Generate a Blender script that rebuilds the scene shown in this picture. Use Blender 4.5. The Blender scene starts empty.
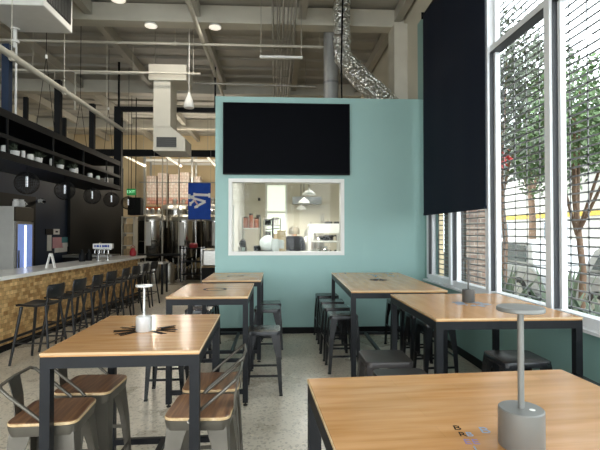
import bpy, bmesh, math, random
from mathutils import Vector, Matrix
random.seed(7)
C = bpy.context.scene.collection
S = bpy.context.scene
PI = math.pi

# ---------------------------------------------------------------- camera, world, light, exposure
cam_d = bpy.data.cameras.new('camera'); cam = bpy.data.objects.new('camera', cam_d); C.objects.link(cam)
cam_d.sensor_width = 36; cam_d.lens = 27.0; cam_d.clip_start = .02
YAW, PITCH, EYE = math.atan(24/450), math.atan(7/450), 1.65
cam.location = (0, 0, EYE); cam.rotation_euler = (PI/2 + PITCH, 0, -YAW)
S.camera = cam
S.view_settings.view_transform = 'Standard'; S.view_settings.look = 'None'
S.view_settings.gamma = 1; S.view_settings.use_curve_mapping = False
S.view_settings.exposure = 0.0
W = bpy.data.worlds.new('sky'); S.world = W; W.use_nodes = True
WB = W.node_tree.nodes['Background']
WB.inputs[0].default_value = (.90, .96, 1.0, 1); WB.inputs[1].default_value = 7.0
sun_d = bpy.data.lights.new('sun', 'SUN'); sun_d.energy = 2.5; sun_d.angle = .03; sun_d.color = (1, .95, .86)
sun = bpy.data.objects.new('sun', sun_d); C.objects.link(sun); sun.rotation_euler = (math.radians(28), math.radians(-14), 0)

def area(name, loc, rot, sx, sy, power, col=(1, 1, 1)):
    d = bpy.data.lights.new(name, 'AREA'); d.shape = 'RECTANGLE'; d.size = sx; d.size_y = sy; d.energy = power; d.color = col
    o = bpy.data.objects.new(name, d); C.objects.link(o); o.location = loc; o.rotation_euler = rot
    return o
# daylight entering through the tall street windows (right) and the shop front (behind the camera)
def portal(name, loc, rot, sx, sy):
    o = area(name, loc, rot, sx, sy, 10); o.data.cycles.is_portal = True
portal('street_window_portal', (2.75, 2.6, 3.05), (0, PI/2, 0), 4.5, 9.4)
portal('storefront_portal', (-3.0, -4.3, 3.0), (PI/2, 0, 0), 11.0, 5.4)

RZ = cam.rotation_euler.to_matrix()
def at(x, y, Y):
    """point of the place seen at photo coordinates (x, y), Y metres ahead"""
    d = RZ @ Vector(((x-300)/450, (225-y)/450, -1))
    return Vector((0, 0, EYE)) + d*(Y/d.y)
def atX(x, y, X):
    d = RZ @ Vector(((x-300)/450, (225-y)/450, -1))
    return Vector((0, 0, EYE)) + d*(X/d.x)

# ---------------------------------------------------------------- materials
def lin(h):
    h = h.lstrip('#'); v = [int(h[i:i+2], 16)/255 for i in (0, 2, 4)]
    return tuple(c/12.92 if c <= .04045 else ((c+.055)/1.055)**2.4 for c in v) + (1,)
class NT:
    def __init__(s, name):
        s.m = bpy.data.materials.new(name); s.m.use_nodes = True; s.t = s.m.node_tree
        s.b = s.t.nodes['Principled BSDF']
    def n(s, typ, **k):
        nd = s.t.nodes.new(typ)
        for a, v in k.items():
            if a in nd.inputs: nd.inputs[a].default_value = v
            else: setattr(nd, a, v)
        return nd
    def l(s, a, b): s.t.links.new(a, b)
    def coords(s, order=None, scale=(1, 1, 1), obj=True):
        tc = s.n('ShaderNodeTexCoord'); out = tc.outputs['Object' if obj else 'Generated']
        if order:
            sp = s.n('ShaderNodeSeparateXYZ'); cb = s.n('ShaderNodeCombineXYZ'); s.l(out, sp.inputs[0])
            for i, ax in enumerate(order): s.l(sp.outputs[ax], cb.inputs[i])
            out = cb.outputs[0]
        mp = s.n('ShaderNodeMapping'); mp.inputs['Scale'].default_value = scale; s.l(out, mp.inputs[0])
        return mp.outputs[0]
    def ramp(s, fac, stops):
        r = s.n('ShaderNodeValToRGB'); e = r.color_ramp.elements
        while len(e) < len(stops): e.new(.5)
        for i, (p, c) in enumerate(stops): e[i].position = p; e[i].color = c
        s.l(fac, r.inputs[0]); return r.outputs[0]
    def bump(s, h, strength=.2, dist=.01):
        b = s.n('ShaderNodeBump'); b.inputs['Strength'].default_value = strength; b.inputs['Distance'].default_value = dist
        s.l(h, b.inputs['Height']); s.l(b.outputs[0], s.b.inputs['Normal'])
def mul(c, k): return tuple(min(1, v*k) for v in c[:3]) + (1,)
def simple(name, col, rough=.5, metal=0, var=.08, scale=6, spec=.5, bump=0, coat=0):
    q = NT(name); c = lin(col) if isinstance(col, str) else col
    nz = q.n('ShaderNodeTexNoise'); nz.inputs['Scale'].default_value = scale; nz.inputs['Detail'].default_value = 4
    q.l(q.coords(), nz.inputs['Vector'])
    q.l(q.ramp(nz.outputs[0], [(.3, mul(c, 1-var)), (.7, mul(c, 1+var))]), q.b.inputs['Base Color'])
    q.b.inputs['Roughness'].default_value = rough; q.b.inputs['Metallic'].default_value = metal
    q.b.inputs['Specular IOR Level'].default_value = spec; q.b.inputs['Coat Weight'].default_value = coat
    if bump: q.bump(nz.outputs[0], bump)
    return q.m
def emis(name, col, st):
    q = NT(name); c = lin(col); q.b.inputs['Base Color'].default_value = c
    q.b.inputs['Emission Color'].default_value = c; q.b.inputs['Emission Strength'].default_value = st
    return q.m
def wood(name, c1, c2, c3, order='XYZ', stretch=14, rough=.3, plank=0, coat=.3):
    q = NT(name); sc = (1.2, stretch, stretch)
    nz = q.n('ShaderNodeTexNoise'); nz.inputs['Scale'].default_value = 2.2; nz.inputs['Detail'].default_value = 3; nz.inputs['Roughness'].default_value = .5
    v = q.coords(['XYZ'.index(a) for a in order], sc); q.l(v, nz.inputs['Vector'])
    col = q.ramp(nz.outputs[0], [(.28, lin(c1)), (.5, lin(c2)), (.72, lin(c3))])
    if plank:
        br = q.n('ShaderNodeTexBrick'); br.offset = .37; q.l(q.coords(['XYZ'.index(a) for a in order]), br.inputs['Vector'])
        br.inputs['Scale'].default_value = 1; br.inputs['Brick Width'].default_value = .62; br.inputs['Row Height'].default_value = plank
        br.inputs['Mortar Size'].default_value = .0006
        br.inputs['Color1'].default_value = (.93, .93, .93, 1); br.inputs['Color2'].default_value = (1.05, 1.04, 1.02, 1); br.inputs['Mortar'].default_value = (.8, .8, .8, 1)
        mx = q.n('ShaderNodeMixRGB'); mx.blend_type = 'MULTIPLY'; mx.inputs[0].default_value = 1
        q.l(col, mx.inputs[1]); q.l(br.outputs[0], mx.inputs[2]); col = mx.outputs[0]
    q.l(col, q.b.inputs['Base Color']); q.b.inputs['Roughness'].default_value = rough; q.b.inputs['Coat Weight'].default_value = coat
    q.b.inputs['Coat Roughness'].default_value = .16
    return q.m
def bricks(name, order, w, h, c1, c2, mortar, ms=.002, rough=.7, bump=.4, extra=None, offset=.5):
    q = NT(name); br = q.n('ShaderNodeTexBrick'); br.offset = offset
    q.l(q.coords(['XYZ'.index(a) for a in order]), br.inputs['Vector'])
    br.inputs['Scale'].default_value = 1; br.inputs['Brick Width'].default_value = w; br.inputs['Row Height'].default_value = h
    br.inputs['Mortar Size'].default_value = ms; br.inputs['Bias'].default_value = 0
    br.inputs['Color1'].default_value = lin(c1); br.inputs['Color2'].default_value = lin(c2); br.inputs['Mortar'].default_value = lin(mortar)
    nz = q.n('ShaderNodeTexNoise'); nz.inputs['Scale'].default_value = 14; q.l(q.coords(), nz.inputs['Vector'])
    mx = q.n('ShaderNodeMixRGB'); mx.blend_type = 'MULTIPLY'; mx.inputs[0].default_value = 1
    q.l(br.outputs[0], mx.inputs[1]); q.l(q.ramp(nz.outputs[0], [(.25, (.72, .72, .72, 1)), (.75, (1.15, 1.15, 1.15, 1))]), mx.inputs[2])
    q.l(mx.outputs[0], q.b.inputs['Base Color']); q.b.inputs['Roughness'].default_value = rough
    if bump: q.bump(br.outputs['Fac'], -bump, .01)
    return q.m
def glass(name, tint=(1, 1, 1, 1), refl=.07):
    q = NT(name); t = q.t; t.nodes.remove(q.b)
    tr = q.n('ShaderNodeBsdfTransparent'); tr.inputs[0].default_value = tint
    gl = q.n('ShaderNodeBsdfGlossy'); gl.inputs['Roughness'].default_value = .0
    lw = q.n('ShaderNodeLayerWeight'); lw.inputs[0].default_value = .5
    pw = q.n('ShaderNodeMath'); pw.operation = 'POWER'; q.l(lw.outputs['Facing'], pw.inputs[0]); pw.inputs[1].default_value = 5
    ma = q.n('ShaderNodeMath'); ma.operation = 'MULTIPLY_ADD'; q.l(pw.outputs[0], ma.inputs[0]); ma.inputs[1].default_value = .7; ma.inputs[2].default_value = .009
    mx = q.n('ShaderNodeMixShader'); q.l(ma.outputs[0], mx.inputs[0]); q.l(tr.outputs[0], mx.inputs[1]); q.l(gl.outputs[0], mx.inputs[2])
    q.l(mx.outputs[0], t.nodes['Material Output'].inputs[0]); return q.m
def floor_mat():
    q = NT('polished_concrete'); v = q.coords()
    n1 = q.n('ShaderNodeTexNoise'); n1.inputs['Scale'].default_value = 1.1; n1.inputs['Detail'].default_value = 6; q.l(v, n1.inputs['Vector'])
    base = q.ramp(n1.outputs[0], [(.3, lin('#bdb4a3')), (.7, lin('#d8cfbe'))])
    vo = q.n('ShaderNodeTexVoronoi'); vo.inputs['Scale'].default_value = 55; q.l(v, vo.inputs['Vector'])
    sp = q.ramp(vo.outputs['Color'], [(.15, (.5, .48, .45, 1)), (.4, (1, 1, 1, 1)), (.85, (1.0, 1.0, 1.0, 1)), (.97, (1.25, 1.22, 1.15, 1))])
    mx = q.n('ShaderNodeMixRGB'); mx.blend_type = 'MULTIPLY'; mx.inputs[0].default_value = .8
    q.l(base, mx.inputs[1]); q.l(sp, mx.inputs[2]); q.l(mx.outputs[0], q.b.inputs['Base Color'])
    q.l(q.ramp(n1.outputs[0], [(.3, (.24, .24, .24, 1)), (.7, (.38, .38, .38, 1))]), q.b.inputs['Roughness'])
    return q.m
def foil_mat():
    q = NT('crinkled_foil'); v = q.coords()
    vo = q.n('ShaderNodeTexVoronoi'); vo.inputs['Scale'].default_value = 19; q.l(v, vo.inputs['Vector'])
    nz = q.n('ShaderNodeTexNoise'); nz.inputs['Scale'].default_value = 9; nz.inputs['Detail'].default_value = 5; q.l(v, nz.inputs['Vector'])
    mx = q.n('ShaderNodeMath'); mx.operation = 'ADD'; q.l(vo.outputs[0], mx.inputs[0]); q.l(nz.outputs[0], mx.inputs[1])
    q.b.inputs['Base Color'].default_value = (.82, .82, .80, 1); q.b.inputs['Metallic'].default_value = 1; q.b.inputs['Roughness'].default_value = .28
    q.bump(mx.outputs[0], 1.0, .06); return q.m
def brushed(name, col, rough=.35, stretch=(60, 60, 1.5)):
    q = NT(name); nz = q.n('ShaderNodeTexNoise'); nz.inputs['Scale'].default_value = 4; q.l(q.coords(None, stretch), nz.inputs['Vector'])
    c = lin(col); q.l(q.ramp(nz.outputs[0], [(.3, mul(c, .9)), (.7, mul(c, 1.08))]), q.b.inputs['Base Color'])
    q.b.inputs['Metallic'].default_value = 1; q.b.inputs['Roughness'].default_value = rough; return q.m

M = {}
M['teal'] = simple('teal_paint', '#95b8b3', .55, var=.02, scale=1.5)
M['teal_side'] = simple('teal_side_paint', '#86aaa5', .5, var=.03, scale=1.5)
M['cream'] = simple('cream_paint', '#cdc7b5', .7, var=.05, scale=1)
M['tan'] = simple('tan_block', '#d6c29c', .8, var=.08, scale=1)
M['navy'] = simple('navy_paint', '#18273c', .55, var=.08, scale=2, spec=.25)
M['charcoal'] = simple('charcoal_paint', '#1b1b19', .65, var=.08, scale=2, spec=.2)
M['black'] = simple('black_paint', '#08090b', .55, var=.1, spec=.2)
M['steel_black'] = simple('black_steel', '#17191d', .42, .2, var=.18, spec=.35, scale=9)
M['gunmetal'] = simple('gunmetal_steel', '#67635b', .42, .7, var=.1, scale=8)
M['stoolblack'] = simple('black_powder_coat', '#141518', .24, .1, var=.06)
M['seatgloss'] = simple('glossy_black_enamel', '#1b1c20', .26, .1, var=.05, spec=.9)
M['alu_deep'] = simple('deep_grey_aluminium', '#5c5b58', .5, .3, var=.03)
M['stoolgrey'] = simple('charcoal_powder_coat', '#3b3736', .38, .1, var=.05)
M['seatblack'] = simple('black_seat', '#17181a', .38, 0, var=.08)
M['rubber'] = simple('black_rubber', '#101010', .7)
M['floor'] = floor_mat()
M['tabletop'] = wood('oak_tabletop', '#b07f4b', '#c08f5c', '#ca9c6b', 'XYZ', 10, .27, .075, .22)
M['tabletop_long'] = wood('oak_tabletop_lengthwise', '#b78753', '#c08f5c', '#c69766', 'YXZ', 7, .27, .075, .22)
M['seatwood'] = wood('walnut_seat', '#4e3322', '#79543a', '#9a7350', 'XYZ', 16, .38, .042, .15)
M['woodedge'] = wood('pale_plywood_edge', '#b89a70', '#cdb187', '#ddc6a2', 'XYZ', 14, .5, 0, 0)
M['mosaic'] = bricks('wood_block_mosaic', 'YZX', .085, .055, '#eac488', '#ab7f4a', '#80603a', .0015, .5, .5)
M['concrete_top'] = simple('concrete_counter', '#e2e0d9', .22, 0, var=.06, scale=5)
M['alu'] = simple('satin_aluminium', '#7e7e7b', .48, .4, var=.03)
M['lamp_silver'] = simple('bright_satin_aluminium', '#d5d6d6', .35, .4, var=.02)
M['alu_frame'] = simple('white_aluminium', '#e6e9ec', .4, 0, var=.02)
M['alu_dark'] = simple('dark_gasket', '#3a3c40', .5)
M['white'] = simple('white_paint', '#e6e5e0', .5, var=.03)
M['offwhite'] = simple('offwhite_steel', '#c9c4b6', .5, 0, var=.05, scale=3)
M['ceiling'] = simple('painted_deck', '#b6b3ab', .6, 0, var=.06, scale=2)
M['ceiling_steel'] = simple('painted_ceiling_steel', '#b9b5aa', .55, 0, var=.06, scale=2)
M['pipe'] = simple('galvanised_pipe', '#a7a49b', .4, .4, var=.08)
M['pipe_dim'] = simple('grey_conduit', '#a3a098', .5, .1, var=.08)
M['foil'] = foil_mat()
M['duct'] = brushed('galvanised_duct', '#8d8f90', .4, (3, 3, 8))
M['navycloth'] = simple('navy_blind_cloth', '#141b2a', .8, 0, var=.05, scale=30, spec=.2)
M['screen'] = simple('tv_screen', '#04050a', .5, 0, var=.02, spec=.04)
M['glass'] = glass('clear_glass', (.97, .985, .98, 1))
M['shutter'] = simple('grey_shutter_steel', '#7b7878', .45, .6)
M['brick'] = bricks('tan_brick', 'XZY', .20, .066, '#8d7565', '#745e52', '#a39a8f', .006, .9, .5)
M['steel'] = brushed('stainless_steel', '#b5b3ae', .22, (2, 2, 30))
M['steel_soft'] = brushed('satin_stainless', '#bdbbb4', .38, (2, 2, 20))
M['orange'] = simple('orange_rack_paint', '#a8552c', .5)
M['cans'] = bricks('stacked_cans', 'XZY', .066, .13, '#f1ebe2', '#e5cdbf', '#b79a83', .008, .5, .3, offset=0)
M['cans_red'] = bricks('stacked_red_cans', 'XZY', .066, .13, '#d98d78', '#e6cbb9', '#8f5a46', .008, .5, .3, offset=0)
M['flag'] = simple('blue_flag_cloth', '#1748a6', .8, 0, var=.1, scale=8)
M['flagwhite'] = simple('white_flag_print', '#f0eeea', .8)
M['flagred'] = simple('pink_flag_print', '#e0b9b4', .8)
M['leaf'] = simple('green_leaf', '#566f45', .6, 0, var=.35, scale=2)
M['leaf_dark'] = simple('dull_green_leaf', '#4d5646', .6, 0, var=.35, scale=2)
M['petal'] = simple('red_blossom', '#b23a3c', .6)
M['bark'] = simple('brown_bark', '#6b5443', .9)
M['agave'] = simple('grey_green_agave', '#525f4b', .6, 0, var=.2, scale=3)
M['asphalt'] = simple('street_asphalt', '#5c5c5b', .9)
M['pave'] = simple('pale_pavement', '#78756f', .9)
M['stucco'] = simple('white_stucco', '#b0ada5', .9)
M['yellow'] = simple('yellow_band', '#b89a3e', .8)
M['carpaint'] = simple('white_car_paint', '#9c9ea0', .25, 0, coat=.6)
M['carglass'] = simple('dark_car_glass', '#3b454a', .08, 0)
M['red'] = simple('red_plastic', '#a3202a', .5)
M['paper'] = simple('white_paper', '#dedcd8', .8)
M['pinkpaper'] = simple('pink_paper', '#cf9aa0', .8)
M['tealpaper'] = simple('teal_paper', '#4f8c93', .8)
M['bluepaper'] = simple('blue_print', '#3c4f95', .8)
M['ink'] = simple('dark_burnt_mark', '#1a120b', .8, spec=.1)
M['inkblue'] = simple('blue_grey_mark', '#7f93a8', .5)
M['inkpurple'] = simple('purple_mark', '#7d6a98', .5)
M['cloth_dark'] = simple('dark_jacket_cloth', '#14171d', .9)
M['skin'] = simple('skin', '#c69a80', .6)
M['cardboard'] = simple('cardboard', '#b7a07c', .9)
M['copper'] = simple('amber_jar', '#9a5f45', .3)
M['exit'] = emis('green_exit_face', '#1f8f45', .55)
M['exit_letter'] = emis('exit_letter', '#bfffcf', .9)
M['lamp_on'] = emis('lit_lamp', '#fff6e6', .8)
M['lamp_soft'] = emis('soft_lit_lens', '#fff4e4', .75)
M['tube_on'] = emis('white_tube', '#dfe4ea', .8)
M['strip_on'] = emis('lit_strip', '#fff1d8', 1.3)
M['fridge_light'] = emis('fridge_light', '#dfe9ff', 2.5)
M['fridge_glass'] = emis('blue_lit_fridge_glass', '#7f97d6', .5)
M['louver'] = simple('dark_louver', '#4d4d4b', .5)
M['fridge_steel'] = simple('pale_fridge_steel', '#bcbab3', .4, .25, var=.04)
M['pale_duct'] = simple('pale_galvanised_duct', '#9d9e9d', .45, .3, var=.08)
M['cap'] = simple('beige_cap', '#8b8475', .8)
M['brown'] = simple('brown_panel', '#3a3326', .4)

# ---------------------------------------------------------------- mesh helpers
def rr(hx, hy, r, n=4):
    pts = []
    for k, (sx, sy) in enumerate(((1, 1), (-1, 1), (-1, -1), (1, -1))):
        for i in range(n+1):
            a = k*PI/2 + i/n*PI/2
            pts.append((sx*(hx-r) + r*math.cos(a), sy*(hy-r) + r*math.sin(a)))
    return pts
class MB:
    def __init__(s): s.bm = bmesh.new()
    def loft(s, rings, cap=True, closed=False):
        vs = [[s.bm.verts.new(p) for p in r] for r in rings]; n = len(vs[0])
        prs = list(zip(vs, vs[1:])) + ([(vs[-1], vs[0])] if closed else [])
        for a, b in prs:
            for i in range(n):
                try: s.bm.faces.new((a[i], a[(i+1) % n], b[(i+1) % n], b[i]))
                except ValueError: pass
        if cap and not closed:
            s.bm.faces.new(vs[0][::-1]); s.bm.faces.new(vs[-1])
        return s
    def box(s, x0, y0, z0, x1, y1, z1):
        x0, x1 = sorted((x0, x1)); y0, y1 = sorted((y0, y1)); z0, z1 = sorted((z0, z1))
        q = lambda z: [(x0, y0, z), (x1, y0, z), (x1, y1, z), (x0, y1, z)]
        return s.loft([q(z0), q(z1)])
    def prism(s, pts, z0, z1, bev=0):
        if bev:
            cx = sum(p[0] for p in pts)/len(pts); cy = sum(p[1] for p in pts)/len(pts)
            def ins(d):
                o = []
                for x, y in pts:
                    L = math.hypot(x-cx, y-cy); k = (L-d*1.2)/L; o.append((cx+(x-cx)*k, cy+(y-cy)*k))
                return o
            i = ins(bev)
            return s.loft([[(x, y, z0) for x, y in i], [(x, y, z0+bev) for x, y in pts], [(x, y, z1-bev) for x, y in pts], [(x, y, z1) for x, y in i]])
        return s.loft([[(x, y, z0) for x, y in pts], [(x, y, z1) for x, y in pts]])
    def bar(s, p, q, w, h=None, up=(0, 0, 1)):
        h = h or w; p, q = Vector(p), Vector(q); d = (q-p).normalized(); u = Vector(up)
        if abs(d.dot(u)) > .98: u = Vector((0, 1, 0))
        a = d.cross(u).normalized(); b = a.cross(d).normalized()
        ring = lambda c: [c+a*w/2+b*h/2, c-a*w/2+b*h/2, c-a*w/2-b*h/2, c+a*w/2-b*h/2]
        return s.loft([ring(p), ring(q)])
    def tube(s, pts, r, n=8, r1=None):
        pts = [Vector(p) for p in pts]; rings = []; ref = None
        for i, p in enumerate(pts):
            d = (pts[min(i+1, len(pts)-1)] - pts[max(i-1, 0)]).normalized()
            if ref is None:
                ref = d.cross(Vector((0, 0, 1)))
                if ref.length < 1e-3: ref = Vector((1, 0, 0))
            a = (ref - d*ref.dot(d)).normalized(); ref = a; b = d.cross(a)
            rad = r if r1 is None else r + (r1-r)*i/(len(pts)-1)
            rings.append([p + (a*math.cos(2*PI*k/n) + b*math.sin(2*PI*k/n))*rad for k in range(n)])
        return s.loft(rings)
    def lathe(s, prof, c=(0, 0, 0), n=24, axis='Z'):
        rings = []
        for r, z in prof:
            ring = []
            for k in range(n):
                a = 2*PI*k/n; x, y = max(r, 1e-4)*math.cos(a), max(r, 1e-4)*math.sin(a)
                v = (x, y, z) if axis == 'Z' else ((z, x, y) if axis == 'X' else (y, z, x))
                ring.append((c[0]+v[0], c[1]+v[1], c[2]+v[2]))
            rings.append(ring)
        return s.loft(rings)
    def build(s, name, mat, parent=None, smooth=False, loc=None, bevel=0):
        bmesh.ops.recalc_face_normals(s.bm, faces=s.bm.faces)
        me = bpy.data.meshes.new(name); s.bm.to_mesh(me); s.bm.free()
        me.materials.append(M[mat] if isinstance(mat, str) else mat)
        o = bpy.data.objects.new(name, me); C.objects.link(o)
        if parent: o.parent = parent
        if loc: o.location = loc
        if smooth:
            for p in me.polygons: p.use_smooth = True
            try: me.set_sharp_from_angle(angle=math.radians(38))
            except Exception: pass
        if bevel:
            b = o.modifiers.new('bevel', 'BEVEL'); b.width = bevel; b.segments = 2; b.limit_method = 'ANGLE'
        return o
def thing(name, label, cat, loc=(0, 0, 0), rz=0, group=None):
    o = bpy.data.objects.new(name, None); C.objects.link(o); o.location = loc; o.rotation_euler = (0, 0, rz)
    o.empty_display_size = .05
    return tag(o, label, cat, group)
def tag(o, label, cat, group=None):
    o['label'] = label; o['category'] = cat
    if group: o['group'] = group
    return o
def struct(name, mb, mat, parent=None, **k):
    o = mb.build(name, mat, parent, **k)
    if not parent: o['kind'] = 'structure'
    return o
def dup(root, loc, rz=0, label=None):
    def cp(o, par):
        c = o.copy(); C.objects.link(c)
        if par: c.parent = par
        for ch in o.children: cp(ch, c)
        return c
    r = cp(root, None); r.location = loc; r.rotation_euler = (0, 0, rz)
    if label: r['label'] = label
    return r
def text(name, body, size, mat, parent, loc, rot, depth=.001, align='CENTER'):
    cu = bpy.data.curves.new(name, 'FONT'); cu.body = body; cu.size = size; cu.extrude = depth; cu.align_x = align; cu.align_y = 'CENTER'
    tmp = bpy.data.objects.new('tmp', cu); C.objects.link(tmp)
    me = bpy.data.meshes.new_from_object(tmp.evaluated_get(bpy.context.evaluated_depsgraph_get()))
    bpy.data.objects.remove(tmp)
    me.materials.clear(); me.materials.append(M[mat])
    o = bpy.data.objects.new(name, me); C.objects.link(o); o.parent = parent; o.location = loc; o.rotation_euler = rot
    return o

# ---------------------------------------------------------------- the shell
YB, XR, ZC = 7.35, 2.47, 6.0            # teal wall, window wall, ceiling
YF = 20.5                               # far wall of the brewery
struct('floor', MB().box(-9, -4, -.12, XR+.15, YF, 0), 'floor')
# corrugated deck, ribs across the hall
rings = []
y = -4.0; prof = []
while y < YF:
    prof += [(y, 0), (y+.34, 0), (y+.38, -.05), (y+.50, -.05), (y+.54, 0)]; y += .62
d = MB(); bm = d.bm
lo = [bm.verts.new((-9, a, ZC+b)) for a, b in prof]; hi = [bm.verts.new((2.9, a, ZC+b)) for a, b in prof]
lo2 = [bm.verts.new((-9, a, ZC+.2)) for a, b in prof]; hi2 = [bm.verts.new((2.9, a, ZC+.2)) for a, b in prof]
for i in range(len(prof)-1):
    bm.faces.new((lo[i], lo[i+1], hi[i+1], hi[i])); bm.faces.new((lo2[i], lo2[i+1], hi2[i+1], hi2[i]))
struct('ceiling', d, 'ceiling')
k = 1
for gy in (-.2, 4.2, 8.6, 13.0, 17.4):
    g = MB().box(-9, gy-.06, 5.64, XR+.1, gy+.06, 5.95).box(-9, gy-.14, 5.58, XR+.1, gy+.14, 5.64)
    struct('trim_%d' % k, g, 'offwhite'); k += 1
for px in (-7.5, -5.5, -3.5, -1.5, .5, 2.35):
    g = MB().box(px-.07, -4, 5.72, px+.07, YF-.01, 5.94)
    struct('trim_%d' % k, g, 'ceiling_steel'); k += 1
# far / left / front walls
struct('wall_back', MB().box(-9, YF, 0, XR+.15, YF+.2, ZC+.1), 'tan')
struct('wall_left', MB().box(-9.2, -4, 0, -9, YF, ZC+.1), 'cream')
# shop front behind the camera: unseen piers, openings between them widened to brighten the hall
fw = MB()
fw.box(-9, -4.15, 5.65, XR+.15, -4, ZC+.1).box(-9, -4.15, 0, XR+.15, -4, .3)
for x_ in (-9, -6.8, -4.6, -2.4, -.75, .75, 2.3): fw.box(x_, -4.15, .3, x_+.22, -4, 5.65)
fw.box(-8.78, -4.12, 2.85, 2.3, -4.03, 2.95)
struct('wall_front', fw, 'cream')
# window wall: teal below the sill, teal above the heads and the corner pier
WZ0, WZ1 = .92, 5.15
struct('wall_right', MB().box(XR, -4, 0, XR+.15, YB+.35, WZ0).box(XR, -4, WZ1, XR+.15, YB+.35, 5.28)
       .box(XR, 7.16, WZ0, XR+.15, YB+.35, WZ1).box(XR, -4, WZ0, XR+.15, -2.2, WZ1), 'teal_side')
struct('wall_right_upper', MB().box(XR, -4, 5.28, XR+.15, YF, ZC+.1).box(XR, YB+.35, 0, XR+.15, YF, 5.28), 'cream')
struct('baseboard_right', MB().box(XR-.015, -4, 0, XR, YB-.02, .10), 'black')
struct('trim_%d' % k, MB().box(2.22, 8.3, 0, XR, 8.75, 5.58), 'offwhite'); k += 1        # painted column under the girder
mull = [7.12, 6.14, 5.03, 3.87, 2.75, 1.6, .45, -.7, -1.9]
for i in range(len(mull)-1):
    a, b = mull[i+1], mull[i]
    w = MB()
    w.box(XR-.06, a-.04, WZ0, XR+.09, a+.04, WZ1)
    if i == 0: w.box(XR-.04, b-.03, WZ0, XR+.09, b+.04, WZ1)
    w.box(XR-.03, a, WZ0-.02, XR+.08, b, WZ0+.06).box(XR-.03, a, 3.70, XR+.08, b, 3.77).box(XR-.03, a, WZ1-.05, XR+.08, b, WZ1)
    # inner sashes
    for z0, z1 in ((WZ0+.06, 3.70), (3.77, WZ1-.05)):
        w.box(XR+.01, a+.04, z0, XR+.06, a+.085, z1).box(XR+.01, b-.085, z0, XR+.06, b-.04, z1)
    o = struct('window_%d' % (i+1), w, 'alu_frame')
    g = MB()
    for yy in (a+.042, b-.042-.008):
        g.box(XR-.035, yy, WZ0+.06, XR+.075, yy+.008, 3.70)
    g.box(XR-.034, a+.05, 3.688, XR+.07, b-.05, 3.70)
    struct('gasket', g, 'alu_dark', o)
    struct('pane', MB().box(XR+.03, a+.04, WZ0+.06, XR+.036, b-.04, 3.70), 'glass', o)
    struct('pane', MB().box(XR+.03, a+.04, 3.77, XR+.036, b-.04, WZ1-.05), 'glass', o)
struct('trim_%d' % k, MB().box(XR-.10, -2.0, WZ0-.045, XR+.1, 7.16, WZ0-.02), 'alu_frame'); k += 1   # sill

# teal partition with the kitchen window in it
wx0, wx1 = -.75, 1.10
wz0, wz1 = 1.29, 2.50
XL = -.985
struct('wall_partition', MB().box(XL, YB, 0, wx0, YB+.14, 3.86).box(wx1, YB, 0, XR, YB+.14, 3.86)
       .box(wx0, YB, 0, wx1, YB+.14, wz0).box(wx0, YB, wz1, wx1, YB+.14, 3.86), 'teal')
struct('baseboard_partition', MB().box(XL-.005, YB-.015, 0, XR-.02, YB, .10), 'black')
f = .055
o = struct('window_20', MB().box(wx0-.02, YB-.02, wz0-.02, wx1+.02, YB+.15, wz0+.04).box(wx0-.02, YB-.02, wz1-.04, wx1+.02, YB+.15, wz1+.02)
       .box(wx0-.02, YB-.02, wz0+.04, wx0+.04, YB+.15, wz1-.04).box(wx1-.04, YB-.02, wz0+.04, wx1+.02, YB+.15, wz1-.04), 'white')
struct('pane', MB().box(wx0+.03, YB+.07, wz0+.04, wx1-.03, YB+.076, wz1-.04), 'glass', o)
# kitchen shell
KY = 12.6
struct('wall_kitchen_left', MB().box(XL, YB+.14, 0, XL+.12, KY, 3.6), 'white')
struct('wall_kitchen_back', MB().box(XL, KY, 0, XR, KY+.12, 3.6), 'cream')
struct('ceiling_kitchen', MB().box(XL, YB+.14, 3.5, XR, KY+.12, 3.62), 'cream')
struct('wall_kitchen_right', MB().box(XR-.04, YB+.35, 0, XR, KY, 3.5), 'white')
# bar back wall: navy then charcoal
struct('wall_bar', MB().box(-5.75, 3.0, 0, -5.6, 12.4, 3.95), 'navy')
struct('wall_bar_end', MB().box(-5.75, 12.4, 0, -5.52, 16.6, 3.95), 'charcoal')
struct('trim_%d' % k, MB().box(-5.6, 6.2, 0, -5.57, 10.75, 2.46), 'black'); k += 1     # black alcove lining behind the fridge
# dark brewery floor with a pale kerb
struct('trim_%d' % k, MB().box(-5.5, 15.7, 0, XL+.3, YF-.02, .03), 'charcoal'); k += 1
exec_after = []

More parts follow.
